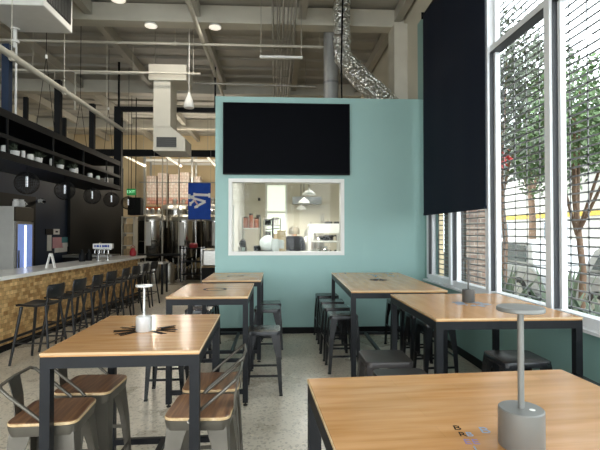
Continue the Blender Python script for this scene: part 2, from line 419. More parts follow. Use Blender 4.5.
# ---------------------------------------------------------------- tables
def table(label, cx, cy, w, l, h, rz=0, lengthwise=False, emblem=None):
    t = thing('high_table', label, 'table', (cx, cy, 0), rz, 'wood topped high tables')
    hx, hy, s = w/2, l/2, .05
    top = MB().prism([(hx, hy), (-hx, hy), (-hx, -hy), (hx, -hy)], h-.022, h).build('tabletop', 'tabletop_long' if lengthwise else 'tabletop', t, bevel=.002)
    e = MB()
    e.box(-hx-.002, -hy-.003, h-.012, hx+.002, -hy, h-.002).box(-hx-.002, hy, h-.012, hx+.002, hy+.003, h-.002)
    e.box(-hx-.003, -hy, h-.012, -hx, hy, h-.002).box(hx, -hy, h-.012, hx+.003, hy, h-.002)
    e.build('edge_band', 'woodedge', top)
    a = MB()
    for sg in (-1, 1):
        a.box(-hx, sg*(hy-s), h-.08, hx, sg*hy, h-.023); a.box(sg*(hx-s), -hy+s, h-.08, sg*hx, hy-s, h-.023)
    a.build('apron', 'steel_black', t)
    for sx in (-1, 1):
        for sy in (-1, 1):
            lg = MB().box(sx*hx, sy*hy, .03, sx*(hx-s), sy*(hy-s), h-.08).build('leg', 'steel_black', t)
            MB().lathe([(.022, 0), (.022, .008), (.007, .01), (.007, .031)], (sx*(hx-s/2), sy*(hy-s/2), 0), 10).build('foot', 'rubber', lg)
    st = MB()
    for sy in (-1, 1): st.box(-hx+s, sy*(hy-.045), .11, hx-s, sy*(hy-.010), .15)
    st.box(-.02, -hy+.045, .112, .02, hy-.045, .148)
    st.build('stretcher', 'steel_black', t)
    return t, top
def marks(top, h, rin, rout, n, mat, seed, a0=0, a1=2*PI):
    rnd = random.Random(seed); m = MB()
    for i in range(n):
        a = a0 + (a1-a0)*i/n + rnd.uniform(-.1, .1); ri = rin + rnd.uniform(-.01, .02); ro = rout + rnd.uniform(-.03, .01)
        p = Vector((math.cos(a)*ri, math.sin(a)*ri, h+.0006)); q = Vector((math.cos(a+rnd.uniform(-.15, .15))*ro, math.sin(a)*ro, h+.0006))
        m.bar(p, q, rnd.uniform(.014, .03), .0008)
    return m.build('burnt_emblem', mat, top)
TH = 1.038
t1, top1 = table('wood high table nearest the bar stools, with the silver lamp on its dark burnt emblem', -.805, 2.873, .795, 1.03, TH, math.radians(1.2))
marks(top1, TH, .065, .19, 9, 'ink', 3, -.75, .75)
marks(top1, TH, .065, .20, 9, 'ink', 4, 2.5, 4.3)
t2, top2 = table('wood high table between the near lamp table and the far left table, faint ring mark', -.65, 4.865, .77, 1.11, TH)
m = MB(); m.loft([[(r*math.cos(2*PI*k_/40), r*math.sin(2*PI*k_/40), TH+z) for k_ in range(40)] for r, z in ((.10, .0002), (.10, .001), (.125, .001), (.125, .0002))], closed=True)
m.build('burnt_emblem', 'ink', top2)
t3, top3 = table('small wood high table farthest left, close to the teal wall corner', -.56, 6.30, .74, 1.11, TH)
m = MB().loft([[(r*math.cos(2*PI*k_/40), r*math.sin(2*PI*k_/40), TH+z) for k_ in range(40)] for r, z in ((.10, .0002), (.10, .001), (.118, .001), (.118, .0002))], closed=True)
m.build('burnt_emblem', 'ink', top3)
t4, top4 = table('long wood communal table by the teal wall below the kitchen window', 1.315, 5.70, 1.01, 2.12, TH, math.radians(-1.5), True)
marks(top4, TH, .02, .13, 16, 'ink', 8)
t5, top5 = table('wide wood table along the street windows with a slim grey lamp', 1.665, 3.76, 1.07, 1.26, TH, 0, True)
marks(top5, TH, .06, .15, 18, 'inkblue', 5)
AX, AY = .727, 1.49
t6, top6 = table('wood table in the right foreground with coloured letters and a large grey lamp', AX, AY, 1.14, .86, TH, math.radians(3.4))
for ch, mat_, px, py, sz in (('B', 'ink', 457, 428, .044), ('B', 'inkblue', 484.5, 430.5, .058), ('R', 'ink', 462.5, 434.5, .040), ('B', 'inkblue', 469.5, 434.5, .040), ('E', 'inkpurple', 467.5, 442, .044), ('E', 'inkpurple', 475.5, 442, .044), ('L', 'inkblue', 478, 449.5, .05)):
    d_ = RZ @ Vector(((px-300)/450, (225-py)/450, -1)); p = Vector((0, 0, EYE)) + d_*((TH-EYE)/d_.z)
    q = Matrix.Rotation(-math.radians(3.4), 3, 'Z') @ (p - Vector((AX, AY, 0)))
    text('letter', ch, sz, mat_, top6, (q.x, q.y, TH+.0004), (0, 0, math.radians(-12)), .0004)

# ---------------------------------------------------------------- table lamps
def lamp(label, x, y, z, dia, bh, hz, mat):
    t = thing('table_lamp', label, 'lamp', (x, y, z), 0, 'cordless table lamps')
    r = dia/2
    MB().lathe([(r-.002, 0), (r, .003), (r, bh-.003), (r-.003, bh)], (0, 0, .0008), 40).build('base', mat, t, True)
    MB().tube([(0, 0, bh), (0, 0, hz-.012)], .0085*dia/.12, 14).build('stem', mat, t, True)
    hd = MB().lathe([(.01, hz-.012), (r*1.02, hz-.012), (r*1.05, hz-.010), (r*1.05, hz-.003), (r*1.02, hz), (.001, hz)], (0, 0, 0), 40).build('lamp_head', mat, t, True)
    MB().lathe([(.001, hz-.0135), (r*.8, hz-.0135), (r*.8, hz-.0125), (.001, hz-.0125)], (0, 0, 0), 30).build('diffuser', 'white', hd)
    MB().lathe([(.001, bh), (.008*dia/.12, bh), (.008*dia/.12, bh+.0015), (.001, bh+.002)], (dia*.18, -dia*.15, 0), 14).build('touch_button', 'white', t)
    return t
lamp('large grey cordless lamp on the right foreground table with the coloured letters', .702, 1.262, TH, .123, .108, .397, 'alu')
lamp('slim grey cordless lamp on the wide table by the street windows', 1.685, 3.87, TH, .106, .108, .378, 'alu_deep')
lamp('silver white cordless lamp on the burnt emblem of the near left table', -.815, 2.84, TH, .096, .092, .285, 'lamp_silver')

# ---------------------------------------------------------------- metal stools
def stool_body(t, h, body, top_half=.15, foot_half=.195, wide=.075):
    sh = MB()   # pressed seat pan with a rolled skirt
    o_, a_ = rr(.168, .168, .045), rr(.160, .160, .04)
    return o_, a_
def leg_mesh(sx, sy, h, wide, th, fh):
    def ring(z, c, w, t=.007):
        P = [(c, c), (c-w, c), (c-w, c-t), (c-t, c-t), (c-t, c-w), (c, c-w)]
        P = [(sx*x, sy*y_, z) for x, y_ in P]
        return P
    return MB().loft([ring(0, fh, .030), ring(.03, fh-.002, .032), ring(h*.6, th+.018+(fh-th)*.25, wide*.62), ring(h-.05, th+.012, wide), ring(h-.022, th+.008, wide+.012)])
def rungs(t, h, th, fh, mat, z1, z2):
    m = MB()
    c1 = th+.01+(fh-th)*(1-z1/h)-.008; c2 = th+.01+(fh-th)*(1-z2/h)-.008
    for s_ in (-1, 1):
        m.bar((-c1, s_*c1, z1), (c1, s_*c1, z1), .008, .022); m.bar((s_*c2, -c2, z2), (s_*c2, c2, z2), .008, .022)
    m.build('footrest', mat, t)
def metal_stool(name, label, h, mat, group, slot=True):
    t = thing(name, label, 'stool', (0, 0, 0), 0, group)
    R = lambda P, z: [(x, y_, z) for x, y_ in P]
    o1, o2, o3 = rr(.170, .170, .045), rr(.166, .166, .045), rr(.150, .150, .035)
    if slot:
        sl = rr(.032, .013, .012)
        MB().loft([R(o1, h-.045), R(o1, h-.010), R(o2, h-.002), R(o3, h), R(sl, h-.002), R(sl, h-.012), R(o3, h-.012), R(o1, h-.045)], cap=False).build('seat', mat, t, True)
    else:
        MB().loft([R(o1, h-.045), R(o1, h-.008), R(o2, h-.002), R(o3, h)]).build('seat', mat, t, True)
    for sx in (-1, 1):
        for sy in (-1, 1):
            lg = leg_mesh(sx, sy, h, .085, .150, .192).build('leg', mat, t)
            MB().box(sx*.160, sy*.160, 0, sx*.194, sy*.194, .016).build('foot', 'rubber', lg)
    rungs(t, h, .15, .192, mat, .20, .30)
    return t
def back_stool(name, label, h, group):
    t = thing(name, label, 'stool', (0, 0, 0), 0, group)
    R = lambda P, z: [(x, y_, z) for x, y_ in P]
    o1, o2 = rr(.178, .178, .05), rr(.170, .170, .05)
    MB().loft([R(o2, h-.075), R(o1, h-.03), R(o1, h-.022)]).build('seat_pan', 'gunmetal', t, True)
    st = MB().loft([R(rr(.172, .172, .048), h-.022), R(rr(.176, .176, .05), h-.018), R(rr(.176, .176, .05), h-.004), R(rr(.172, .172, .047), h)]).build('seat', 'seatwood', t)
    MB().loft([R(rr(.177, .177, .05), h-.020), R(rr(.1785, .1785, .05), h-.018), R(rr(.1785, .1785, .05), h-.006), R(rr(.177, .177, .05), h-.004)], cap=False).build('edge', 'woodedge', st)
    for sx in (-1, 1):
        for sy in (-1, 1):
            lg = leg_mesh(sx, sy, h-.03, .105, .150, .198).build('leg', 'gunmetal', t)
            MB().box(sx*.166, sy*.166, 0, sx*.199, sy*.199, .016).build('foot', 'rubber', lg)
    rungs(t, h, .15, .198, 'gunmetal', .20, .30)
    pts = []
    zt = h+.19; yb = -.205
    pts = [(-.184, .035, h-.02), (-.186, .01, h+.012), (-.190, -.15, zt-.045), (-.186, -.185, zt-.012), (-.165, yb, zt), (0, yb-.012, zt), (.165, yb, zt), (.186, -.185, zt-.012), (.190, -.15, zt-.045), (.186, .01, h+.012), (.184, .035, h-.02)]
    MB().tube(pts, .0095, 10).build('back_hoop', 'gunmetal', t, True)
    m = MB().loft([[(-.05, -.180, h-.04), (.05, -.180, h-.04), (.05, -.186, h-.04), (-.05, -.186, h-.04)],
                   [(-.052, -.188, h+.08), (.052, -.188, h+.08), (.052, -.194, h+.08), (-.052, -.194, h+.08)],
                   [(-.062, yb-.008, zt), (.062, yb-.008, zt), (.062, yb-.015, zt), (-.062, yb-.015, zt)]])
    m.build('back_plate', 'gunmetal', t)
    b = MB()
    for sx in (-1, 1): b.lathe([(.011, -.004), (.011, .006), (.006, .008)], (sx*.180, .035, h-.022), 10, 'X')
    b.build('bolt', 'steel', t)
    return t
GW = 'grey metal stools with walnut seats'
a0 = back_stool('low_back_stool', 'grey metal stool with wood seat in the bottom left corner, left of the lamp table', .66, GW)
a0.location = (-1.235, 2.60, 0); a0.rotation_euler = (0, 0, -PI/2+.06)
dup(a0, (-1.205, 3.04, 0), -PI/2-.03, 'grey metal stool with wood seat behind the corner one, left side of the lamp table')
dup(a0, (-.42, 2.625, 0), PI/2-.04, 'grey metal stool with wood seat on the right side of the lamp table, nearest')
dup(a0, (-.42, 3.05, 0), PI/2+.03, 'grey metal stool with wood seat on the right side of the lamp table, farther back')
GB = 'black metal stools without backs'
s0 = metal_stool('metal_stool', 'black metal stool standing alone right of the second left table', .645, 'stoolblack', GB)
s0.location = (-.125, 4.745, 0)
for x, y_, r_, lb in ((-1.10, 4.68, .05, 'black metal stool left of the second left table, behind the lamp table'),
                      (-.115, 6.05, .0, 'black metal stool right of the farthest left table, nearer one'),
                      (-.10, 6.50, .04, 'black metal stool right of the farthest left table, nearest the teal wall'),
                      (-1.0, 6.02, -.05, 'black metal stool left of the farthest left table, nearer the bar'),
                      (-1.0, 6.55, .02, 'black metal stool left of the farthest left table, nearest the wall corner')):
    dup(s0, (x, y_, 0), r_, lb)
s1 = metal_stool('metal_stool', 'black metal stool first in the row left of the long communal table', .67, 'stoolblack', GB)
s1.location = (.80, 5.41, 0)
for x, y_, r_, lb in ((.79, 5.94, .03, 'black metal stool second in the row left of the long communal table'),
                      (.80, 6.455, -.03, 'black metal stool third in the row left of the long communal table'),
                      (.80, 7.06, .02, 'black metal stool last in the row left of the communal table, by the teal wall'),
                      (1.76, 4.92, .03, 'black metal stool first on the window side of the communal table'),
                      (1.77, 5.41, -.02, 'black metal stool second on the window side of the communal table'),
                      (1.78, 5.91, .02, 'black metal stool third on the window side of the communal table'),
                      (1.79, 6.41, .0, 'black metal stool last on the window side of the communal table')):
    dup(s1, (x, y_, 0), r_, lb)
s2 = metal_stool('metal_stool', 'dark grey plain seat stool left of the wide window table, farther back', .655, 'stoolgrey', GB, False)
s2.location = (.875, 3.60, 0); s2.scale = (1.1, 1.1, 1)
dup(s2, (.885, 3.08, 0), .03, 'dark grey plain seat stool just behind the right foreground table edge')
s3 = metal_stool('metal_stool', 'black stool with glossy plain seat under the wide table, by the window', .66, 'seatgloss', GB, False)
s3.location = (1.92, 3.52, 0); s3.scale = (1.15, 1.1, 1)
dup(s3, (1.925, 2.90, 0), -.04, 'black stool with glossy plain seat at the right edge, nearest the window')

# ---------------------------------------------------------------- bar
bar = thing('bar_counter', 'long bar counter with wood block front and pale grey top', 'bar counter', (-3.80, 3.2, 0), -math.radians(3.7))
B0, B1 = 0, 8.35
MB().box(-.62, B0, .0, -.16, B1-.15, 1.005).build('front_panel', 'mosaic', bar)
MB().prism([(0, B0), (0, B1), (-.72, B1), (-.72, B0)], 1.005, 1.06).build('countertop', 'concrete_top', bar, bevel=.004)
MB().box(-.16, B0, 0, -.145, B1-.15, .09).build('kick_plate', 'black', bar)
fr = MB().tube([(0.0, .1, .20), (0.0, B1-.3, .20)], .02, 10)
fr = fr.build('foot_rail', 'steel_black', bar, True)
m = MB()
for i in range(7):
    yy = .4+i*1.3; m.bar((-.16, yy, .20), (-.005, yy, .20), .02)
m.build('rail_bracket', 'steel_black', fr)

def bar_stool():
    t = thing('bar_stool', 'black bar stool nearest the camera, first in the row along the bar', 'stool', (0, 0, 0), 0, 'black bar stools along the bar')
    h = .745
    # saddle seat, front towards +Y
    n = 9; rings = []
    prof_ = [(-.20, .012), (-.17, -.004), (-.08, -.016), (.06, -.012), (.15, -.003), (.20, -.012)]
    up = []
    for y_, dz in prof_:
        hw = .205 - .02*abs(y_/.2)**3
        up.append([(hw*(2*i/(n-1)-1), y_, h+dz+.014*(2*i/(n-1)-1)**2) for i in range(n)])
    m = MB(); bm_ = m.bm
    T = [[bm_.verts.new(p) for p in r] for r in up]; Bt = [[bm_.verts.new((p[0]*.97, p[1]*.97, p[2]-.026)) for p in r] for r in up]
    for a in range(len(T)-1):
        for i in range(n-1):
            bm_.faces.new((T[a][i], T[a][i+1], T[a+1][i+1], T[a+1][i])); bm_.faces.new((Bt[a][i], Bt[a+1][i], Bt[a+1][i+1], Bt[a][i+1]))
    for a in range(len(T)-1):
        bm_.faces.new((T[a][0], T[a+1][0], Bt[a+1][0], Bt[a][0])); bm_.faces.new((T[a][-1], Bt[a][-1], Bt[a+1][-1], T[a+1][-1]))
    for i in range(n-1):
        bm_.faces.new((T[0][i], Bt[0][i], Bt[0][i+1], T[0][i+1])); bm_.faces.new((T[-1][i], T[-1][i+1], Bt[-1][i+1], Bt[-1][i]))
    m.build('seat', 'seatblack', t, True)
    for sx in (-1, 1):
        MB().tube([(sx*.23, .235, 0), (sx*.155, .14, h-.03)], .015, 10, .021).build('leg', 'seatblack', t, True)
        MB().tube([(sx*.23, -.255, 0), (sx*.165, -.17, h-.03), (sx*.165, -.20, h+.10), (sx*.15, -.235, h+.20)], .016, 10, .013).build('rear_leg', 'seatblack', t, True)
    # curved backrest panel
    rg = []
    for z, w_ in ((h+.075, .165), (h+.09, .195), (h+.16, .205), (h+.225, .195), (h+.245, .165)):
        fwd = []; bk = []
        for i in range(11):
            u = 2*i/10-1; yy = -.245 + .055*u*u - (z-h-.1)*.12
            fwd.append((w_*u, yy, z)); bk.append((w_*u, yy-.016, z))
        rg.append(fwd + bk[::-1])
    MB().loft(rg).build('backrest', 'seatblack', t, True)
    m = MB(); z = .27; c = .205
    m.tube([(-c, .20, z), (c, .20, z)], .010, 8); m.tube([(-c, -.225, z), (c, -.225, z)], .010, 8)
    for sx in (-1, 1): m.tube([(sx*c, .20, z), (sx*c, -.225, z)], .010, 8)
    m.build('footrest', 'seatblack', t, True)
    return t
b0 = bar_stool(); b0.location = (-3.03, 5.97, 0); b0.rotation_euler = (0, 0, PI/2-.06)
nth = ['', 'second', 'third', 'fourth', 'fifth', 'sixth', 'seventh', 'last and farthest']
for i in range(1, 8):
    dup(b0, (-3.03+.008*i+.01*(i % 3), 5.97+.63*i+.02*math.sin(i*2.1), 0), PI/2+.08*math.sin(i*3.3), 'black bar stool %s in the row along the wood block bar' % nth[i])

st = thing('side_counter', 'low pale counter ledge on black legs at the far end of the bar', 'counter', (-3.30, 12.35, 0))
MB().box(-.34, -.3, .80, .34, .3, .84).build('countertop', 'concrete_top', st)
for sx in (-1, 1):
    for sy in (-1, 1): MB().box(sx*.32, sy*.28, 0, sx*.27, sy*.23, .80).build('leg', 'steel_black', st)

# things standing on the bar
t = thing('tap_tower', 'white topped beer tap tower standing on the bar counter', 'tap tower', (-3.655, 9.75, 1.06))
MB().lathe([(.05, 0), (.05, .012), (.022, .02), (.022, .20), (.03, .22)], (-.10, 0, 0), 16).build('column', 'steel', t, True)
MB().lathe([(.05, 0), (.05, .012), (.022, .02), (.022, .20), (.03, .22)], (.10, 0, 0), 16).build('column', 'steel', t, True)
hb = MB().box(-.20, -.05, .24, .20, .05, .345).build('header_sign', 'paper', t, bevel=.006)
m = MB()
for i, w_ in enumerate((.03, .05, .025, .04, .06, .03)):
    x = -.15+i*.055; m.box(x-w_/2, -.053, .27, x+w_/2, -.0501, .315)
m.build('blue_print', 'bluepaper', hb)
MB().box(-.18, -.03, .215, .18, .03, .24).build('manifold', 'steel', t)
for x in (-.14, -.05, .05, .14):
    f_ = MB().tube([(x, -.03, .22), (x, -.08, .20), (x, -.085, .14)], .010, 8).build('faucet', 'steel', t, True)
t = thing('tent_card', 'small white folded table tent on the bar near the fridge', 'sign', (-3.70, 7.62, 1.06))
MB().loft([[(-.075, -.03, 0), (-.015, -.03, .24), (-.005, -.03, .24), (-.06, -.03, 0)], [(-.075, .03, 0), (-.015, .03, .24), (-.005, .03, .24), (-.06, .03, 0)]]).build('panel', 'paper', t)
MB().loft([[(.075, -.03, 0), (.015, -.03, .24), (.005, -.03, .24), (.06, -.03, 0)], [(.075, .03, 0), (.015, .03, .24), (.005, .03, .24), (.06, .03, 0)]]).build('panel', 'paper', t)
MB().box(-.02, -.028, .19, .02, .028, .235).build('clip', 'paper', t)
for i, (x, y_) in enumerate(((-3.86, 9.2), (-3.92, 9.36), (-3.84, 9.48))):
    t = thing('growler', ('black growler bottle nearest on the bar beside the tap tower', 'black growler bottle in the middle of three beside the tap tower', 'black growler bottle closest to the tap tower')[i], 'bottle', (x, y_, 1.06), 0, 'black growlers beside the taps')
    MB().lathe([(.055, 0), (.06, .01), (.06, .12), (.05, .155), (.02, .18), (.018, .21)], (0, 0, 0), 18).build('body', 'black', t, True)
    MB().lathe([(.021, .205), (.021, .232), (.001, .234)], (0, 0, 0), 14).build('cap', 'black', t)
t = thing('red_bag', 'dark red bag slumped at the far end of the bar counter', 'bag', (-3.52, 11.3, 1.06))
MB().lathe([(.05, 0), (.075, .02), (.08, .10), (.05, .16), (.025, .19), (.03, .20)], (0, 0, 0), 14).build('body', 'red', t, True)
MB().tube([(-.04, 0, .15), (-.05, 0, .22), (0, 0, .26), (.05, 0, .22), (.04, 0, .15)], .008, 8).build('strap', 'red', t, True)
t = thing('sink_counter', 'stainless sink counter against the charcoal wall beyond the bar', 'sink', (-4.75, 12.1, 0))
MB().box(-.70, -.3, 1.00, .55, .3, 1.06).build('sink_top', 'steel_soft', t)
MB().box(-.68, -.28, 0, .53, .28, 1.00).build('cabinet', 'charcoal', t)
MB().tube([(.1, .2, 1.06), (.1, .2, 1.32), (.1, .12, 1.38), (.1, .02, 1.34)], .014, 10).build('faucet', 'steel', t, True)

# fridge, wall papers, camera
t = thing('glass_door_fridge', 'stainless bar fridge with blue lit glass door behind the bar', 'fridge', (-5.57, 8.77, 0))
MB().box(0, 0, .08, .62, .63, 2.14).build('body', 'fridge_steel', t, bevel=.006)
MB().box(.62, .01, 1.86, .665, .62, 2.13).build('header_panel', 'brown', t)
dr = MB().box(.622, .01, .10, .665, .62, 1.845).build('door', 'steel_soft', t)
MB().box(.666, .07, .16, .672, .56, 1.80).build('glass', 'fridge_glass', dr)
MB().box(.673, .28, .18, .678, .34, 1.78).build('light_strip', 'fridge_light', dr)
MB().bar((.70, .045, .8), (.70, .045, 1.3), .02).build('handle', 'steel', dr)
for x in (.05, .57):
    for y_ in (.05, .58): MB().lathe([(.03, 0), (.03, .08)], (x, y_, 0), 10).build('foot', 'rubber', t)
for i, (x, y_, r_) in enumerate(((-5.05, 9.02, .06), (-5.05, 9.2, .075))):
    t = thing('pitcher', ('small white pitcher on top of the bar fridge', 'larger white pitcher on top of the bar fridge')[i], 'pitcher', (x, y_, 2.14), 0, 'pitchers on the fridge')
    MB().lathe([(r_*.7, 0), (r_, .02), (r_*.9, .10), (r_*.6, .13), (r_*.75, .15)], (0, 0, 0), 16).build('body', 'paper', t, True)
    MB().tube([(r_*.8, 0, .03), (r_*1.6, 0, .06), (r_*.75, 0, .12)], .008, 8).build('handle', 'paper', t, True)
p = atX(43, 201, -5.5)
t = thing('security_camera', 'small white security camera on the wall above the fridge alcove', 'security camera', (-5.6, p.y, p.z))
MB().lathe([(.04, 0), (.04, .02)], (0, 0, 0), 12, 'X').build('mount', 'white', t)
MB().tube([(.02, 0, 0), (.06, -.03, .01)], .015, 8).build('arm', 'white', t)
cb = MB().tube([(.05, -.02, .01), (.17, -.10, -.02)], .04, 12).build('body', 'white', t, True)
MB().tube([(.165, -.097, -.019), (.19, -.114, -.025)], .036, 12).build('lens', 'black', cb)
def wallpaper(name, label, cat, x0, y0, x1, y1, mats, X=-5.6):
    a = atX(x0, y1, X+.02); b = atX(x1, y0, X+.02)
    t = thing(name, label, cat, (X, a.y, a.z))
    w_, h_ = b.y-a.y, b.z-a.z
    for i, (nm, u0, v0, u1, v1, mt) in enumerate(mats):
        MB().box(0, u0*w_, v0*h_, .012+.002*i, u1*w_, v1*h_).build(nm, mt, t)
wallpaper('notice_board', 'cluster of pink, teal and white notices on the navy wall', 'notice', 53, 237, 70, 253, [('white_notice', .12, 0, .85, .9, 'paper'), ('pink_notice', 0, .3, .6, 1, 'pinkpaper'), ('teal_notice', .5, .62, 1, 1, 'tealpaper'), ('grey_notice', .55, .35, .98, .62, 'paper')])
wallpaper('menu_strip', 'narrow pale grey vertical sheet on the wall left of the pink notices', 'notice', 47.7, 235, 52, 251, [('sheet', 0, 0, 1, 1, 'concrete_top')])
wallpaper('control_panel', 'small white wall panel with a dark button above the notices', 'panel', 54, 229, 60, 234.5, [('plate', 0, 0, 1, 1, 'paper'), ('button', .3, .35, .7, .65, 'black')])
wallpaper('junction_box', 'black box on the wall above the narrow grey sheet', 'box', 46, 229, 53.5, 234.5, [('cover', 0, 0, 1, 1, 'black')])

# ---------------------------------------------------------------- hanging shelf over the bar
sx0, sx1 = -3.75, -4.60
sy0, sy1 = 4.4, 11.05
hs = thing('hanging_shelf', 'black steel shelf frame hung over the bar counter', 'shelf', (sx0, sy0, 2.66))
L = sy1-sy0; D = sx1-sx0
def shelf(z0, z1, nm, thick=.02):
    m = MB().box(0, 0, z0, -.03, L, z1).box(D, 0, z0, D+.03, L, z1).box(-.03, 0, z0, D+.03, .03, z1).box(-.03, L-.03, z0, D+.03, L, z1)
    m.box(-.03, .03, z0, D+.03, L-.03, z0+thick)
    return m.build(nm, 'black', hs)
shelf(0, .10, 'lower_shelf', .095); shelf(.29, .35, 'middle_shelf', .05); shelf(.58, .69, 'upper_shelf', .06)
for y_ in (6.54, 8.04, 9.50):
    MB().box(-.10, y_-sy0-.045, .69, 0, y_-sy0+.045, 1.64).build('post', 'navy' if y_ < 7 else 'black', hs)
    MB().box(D, y_-sy0-.03+1.9, .69, D+.07, y_-sy0+.03+1.9, 1.45).build('post', 'black', hs) if y_ < 9 else None
for y_ in (5.2, 6.5, 7.8, 9.0, 10.2, 11.0):
    MB().bar((-.015, y_-sy0, .09), (-.015, y_-sy0, .60), .025).build('upright', 'black', hs)
    MB().bar((D+.015, y_-sy0, .09), (D+.015, y_-sy0, .60), .025).build('upright', 'black', hs)
for y_ in (7.62, 8.93, 10.4):
    z_ = {7.62: 4.55, 8.93: 4.2, 10.4: 4.45}[y_]
    m = MB().tube([(-.05, y_-sy0, 5.8-2.66), (-.05, y_-sy0, z_-2.66)], .006, 6)
    m.tube([(-.05, y_-sy0, z_-2.66), (-.05, y_-sy0-.28, .69)], .005, 6).tube([(-.05, y_-sy0, z_-2.66), (-.05, y_-sy0+.30, .69)], .005, 6)
    cb = m.build('cable', 'black', hs)
    MB().lathe([(.02, 0), (.02, .06)], (-.05, y_-sy0, z_-2.69), 10).build('turnbuckle', 'white', cb)
# steel portal frame
pf = thing('steel_gantry', 'black steel portal beam and drop post at the end of the bar shelf', 'steel beam', (-3.75, 11.15, 2.66))
MB().box(-.17, -.07, 0, 0, .07, 1.93).build('post', 'black', pf)
MB().box(-.17, -.06, 1.93, 6.1, .06, 2.04).build('beam', 'black', pf)
MB().box(-.10, -.02, 2.04, -.06, .02, 3.14).build('hanger', 'black', pf)
MB().box(2.23, -.02, 2.04, 2.27, .02, 3.14).build('hanger', 'black', pf)
# pots, jars and plants along the lower shelf
def potplant(label, x, y_, z, s, seed):
    t = thing('potted_plant', label, 'plant', (x, y_, z), 0, 'potted plants on the bar shelf')
    MB().lathe([(.04*s, 0), (.055*s, .005), (.065*s, .09*s), (.058*s, .09*s), (.055*s, .08*s)], (0, 0, 0), 14).build('pot', 'paper', t, True)
    rnd = random.Random(seed); m = MB()
    for i in range(22):
        a = rnd.uniform(0, 2*PI); e = rnd.uniform(.2, 1.2); l_ = rnd.uniform(.1, .2)*s
        b_ = Vector((0, 0, .085*s)); d_ = Vector((math.cos(a)*math.cos(e), math.sin(a)*math.cos(e), math.sin(e)))
        sd = d_.cross(Vector((0, 0, 1))).normalized()*.018*s
        v = [m.bm.verts.new(q) for q in (b_, b_+d_*l_*.55+sd, b_+d_*l_-Vector((0, 0, .03*s)), b_+d_*l_*.55-sd)]
        m.bm.faces.new(v)
    m.build('leaves', 'leaf_dark', t)
zz = 2.76
for i, (x, y_, s) in enumerate(((15, 153, 1.0), (38, 164, 1.05), (60, 171, 1.0), (73, 175, 1.0))):
    p = atX(x, y_, -3.86)
    potplant(('potted plant on the bar shelf nearest the camera, spiky leaves', 'bushy potted plant second along the bar shelf', 'potted plant third along the bar shelf', 'potted plant farthest along the bar shelf')[i], -3.86, p.y, zz, s, i)
for i, (x, s, w_) in enumerate(((4, .11, .04), (23, .12, .03), (30, .10, .05), (51.5, .14, .035), (76, .12, .04), (90, .10, .05), (98, .10, .04), (106.5, .12, .04))):
    p = atX(x, 170, -3.83)
    t = thing('white_canister', ('white canister at the near end of the bar shelf', 'white canister right of the nearest plant on the bar shelf', 'white canister left of the bushy plant on the bar shelf', 'tall white canister in the middle of the bar shelf', 'white canister beside the farthest plant on the bar shelf', 'wide white canister past the plants on the bar shelf', 'white canister between the wide one and the last on the bar shelf', 'white canister at the far end of the bar shelf')[i], 'canister', (-3.83, p.y, zz), 0, 'white canisters on the bar shelf')
    MB().lathe([(w_*.95, 0), (w_, .004), (w_, s*.8), (w_*.9, s*.82)], (0, 0, 0), 14).build('body', 'paper', t, True)
    MB().lathe([(w_*.92, s*.81), (w_*.92, s), (.001, s+.004)], (0, 0, 0), 14).build('lid', 'concrete_top', t)
# globe pendants
for i, (Yg, lb) in enumerate(((7.15, 'black wire globe pendant nearest, under the bar shelf'), (8.40, 'black wire globe pendant second from the camera under the bar shelf'), (9.62, 'black wire globe pendant in the middle of the five under the bar shelf'), (10.72, 'black wire globe pendant fourth along under the bar shelf'), (11.92, 'black wire globe pendant farthest away under the bar shelf end'))):
    t = thing('globe_pendant', lb, 'pendant light', (-3.84, Yg, 2.405), 0, 'wire globe pendants over the bar')
    m = MB(); n_ = 40
    m.lathe([(.172*math.sin(PI*j/22), -.172*math.cos(PI*j/22)) for j in range(23)], (0, 0, 0), n_)
    o = m.build('wire_shade', 'black', t); w_ = o.modifiers.new('wire', 'WIREFRAME'); w_.thickness = .0045; w_.use_replace = True
    MB().lathe([(.014, -.075), (.016, -.07), (.016, .075), (.014, .08)], (0, 0, .02), 12).build('bulb', 'tube_on', t, True)
    MB().tube([(0, 0, .10), (0, 0, .256 if i < 4 else 3.595)], .005, 6).build('cord', 'black', t)
    MB().lathe([(.02, .10), (.02, .15)], (0, 0, 0), 10).build('socket', 'black', t)

# ---------------------------------------------------------------- TV, blind, flag
tv = thing('television', 'large black flat television on the teal wall above the kitchen window', 'television', (.175, YB, 2.58))
MB().box(-1.03, -.075, 0, 1.03, -.03, 1.165).build('frame', 'black', tv, bevel=.006)
MB().box(-1.015, -.078, .02, 1.015, -.0755, 1.152).build('screen', 'screen', tv)
MB().box(-.4, -.03, .3, .4, 0, .8).build('wall_bracket', 'black', tv)
bl = thing('roller_blind', 'dark navy roller blind hanging over the corner street windows', 'blind', (2.38, 5.0, 1.945))
m = MB(); n_ = 24
fr_ = [[(.004*math.sin(u*7+.3*z_), 2.13*u/n_*1, z_) for u in range(n_+1)] for z_ in (0, .8, 1.6, 2.4, 3.2)]
bk_ = [[(x+.006, y_, z_) for x, y_, z_ in r] for r in fr_]
m.loft([a+b[::-1] for a, b in zip(fr_, bk_)]); m.build('fabric', 'navycloth', bl)
MB().box(-.008, 0, -.03, .014, 2.13, .005).build('bottom_bar', 'navycloth', bl)
MB().tube([(.01, -.02, 3.22), (.01, 2.15, 3.22)], .02, 14).build('roller', 'black', bl)
m = MB().box(-.02, -.03, 3.17, .09, -.02, 3.28).box(-.02, 2.15, 3.17, .09, 2.16, 3.28); m.build('bracket', 'black', bl)

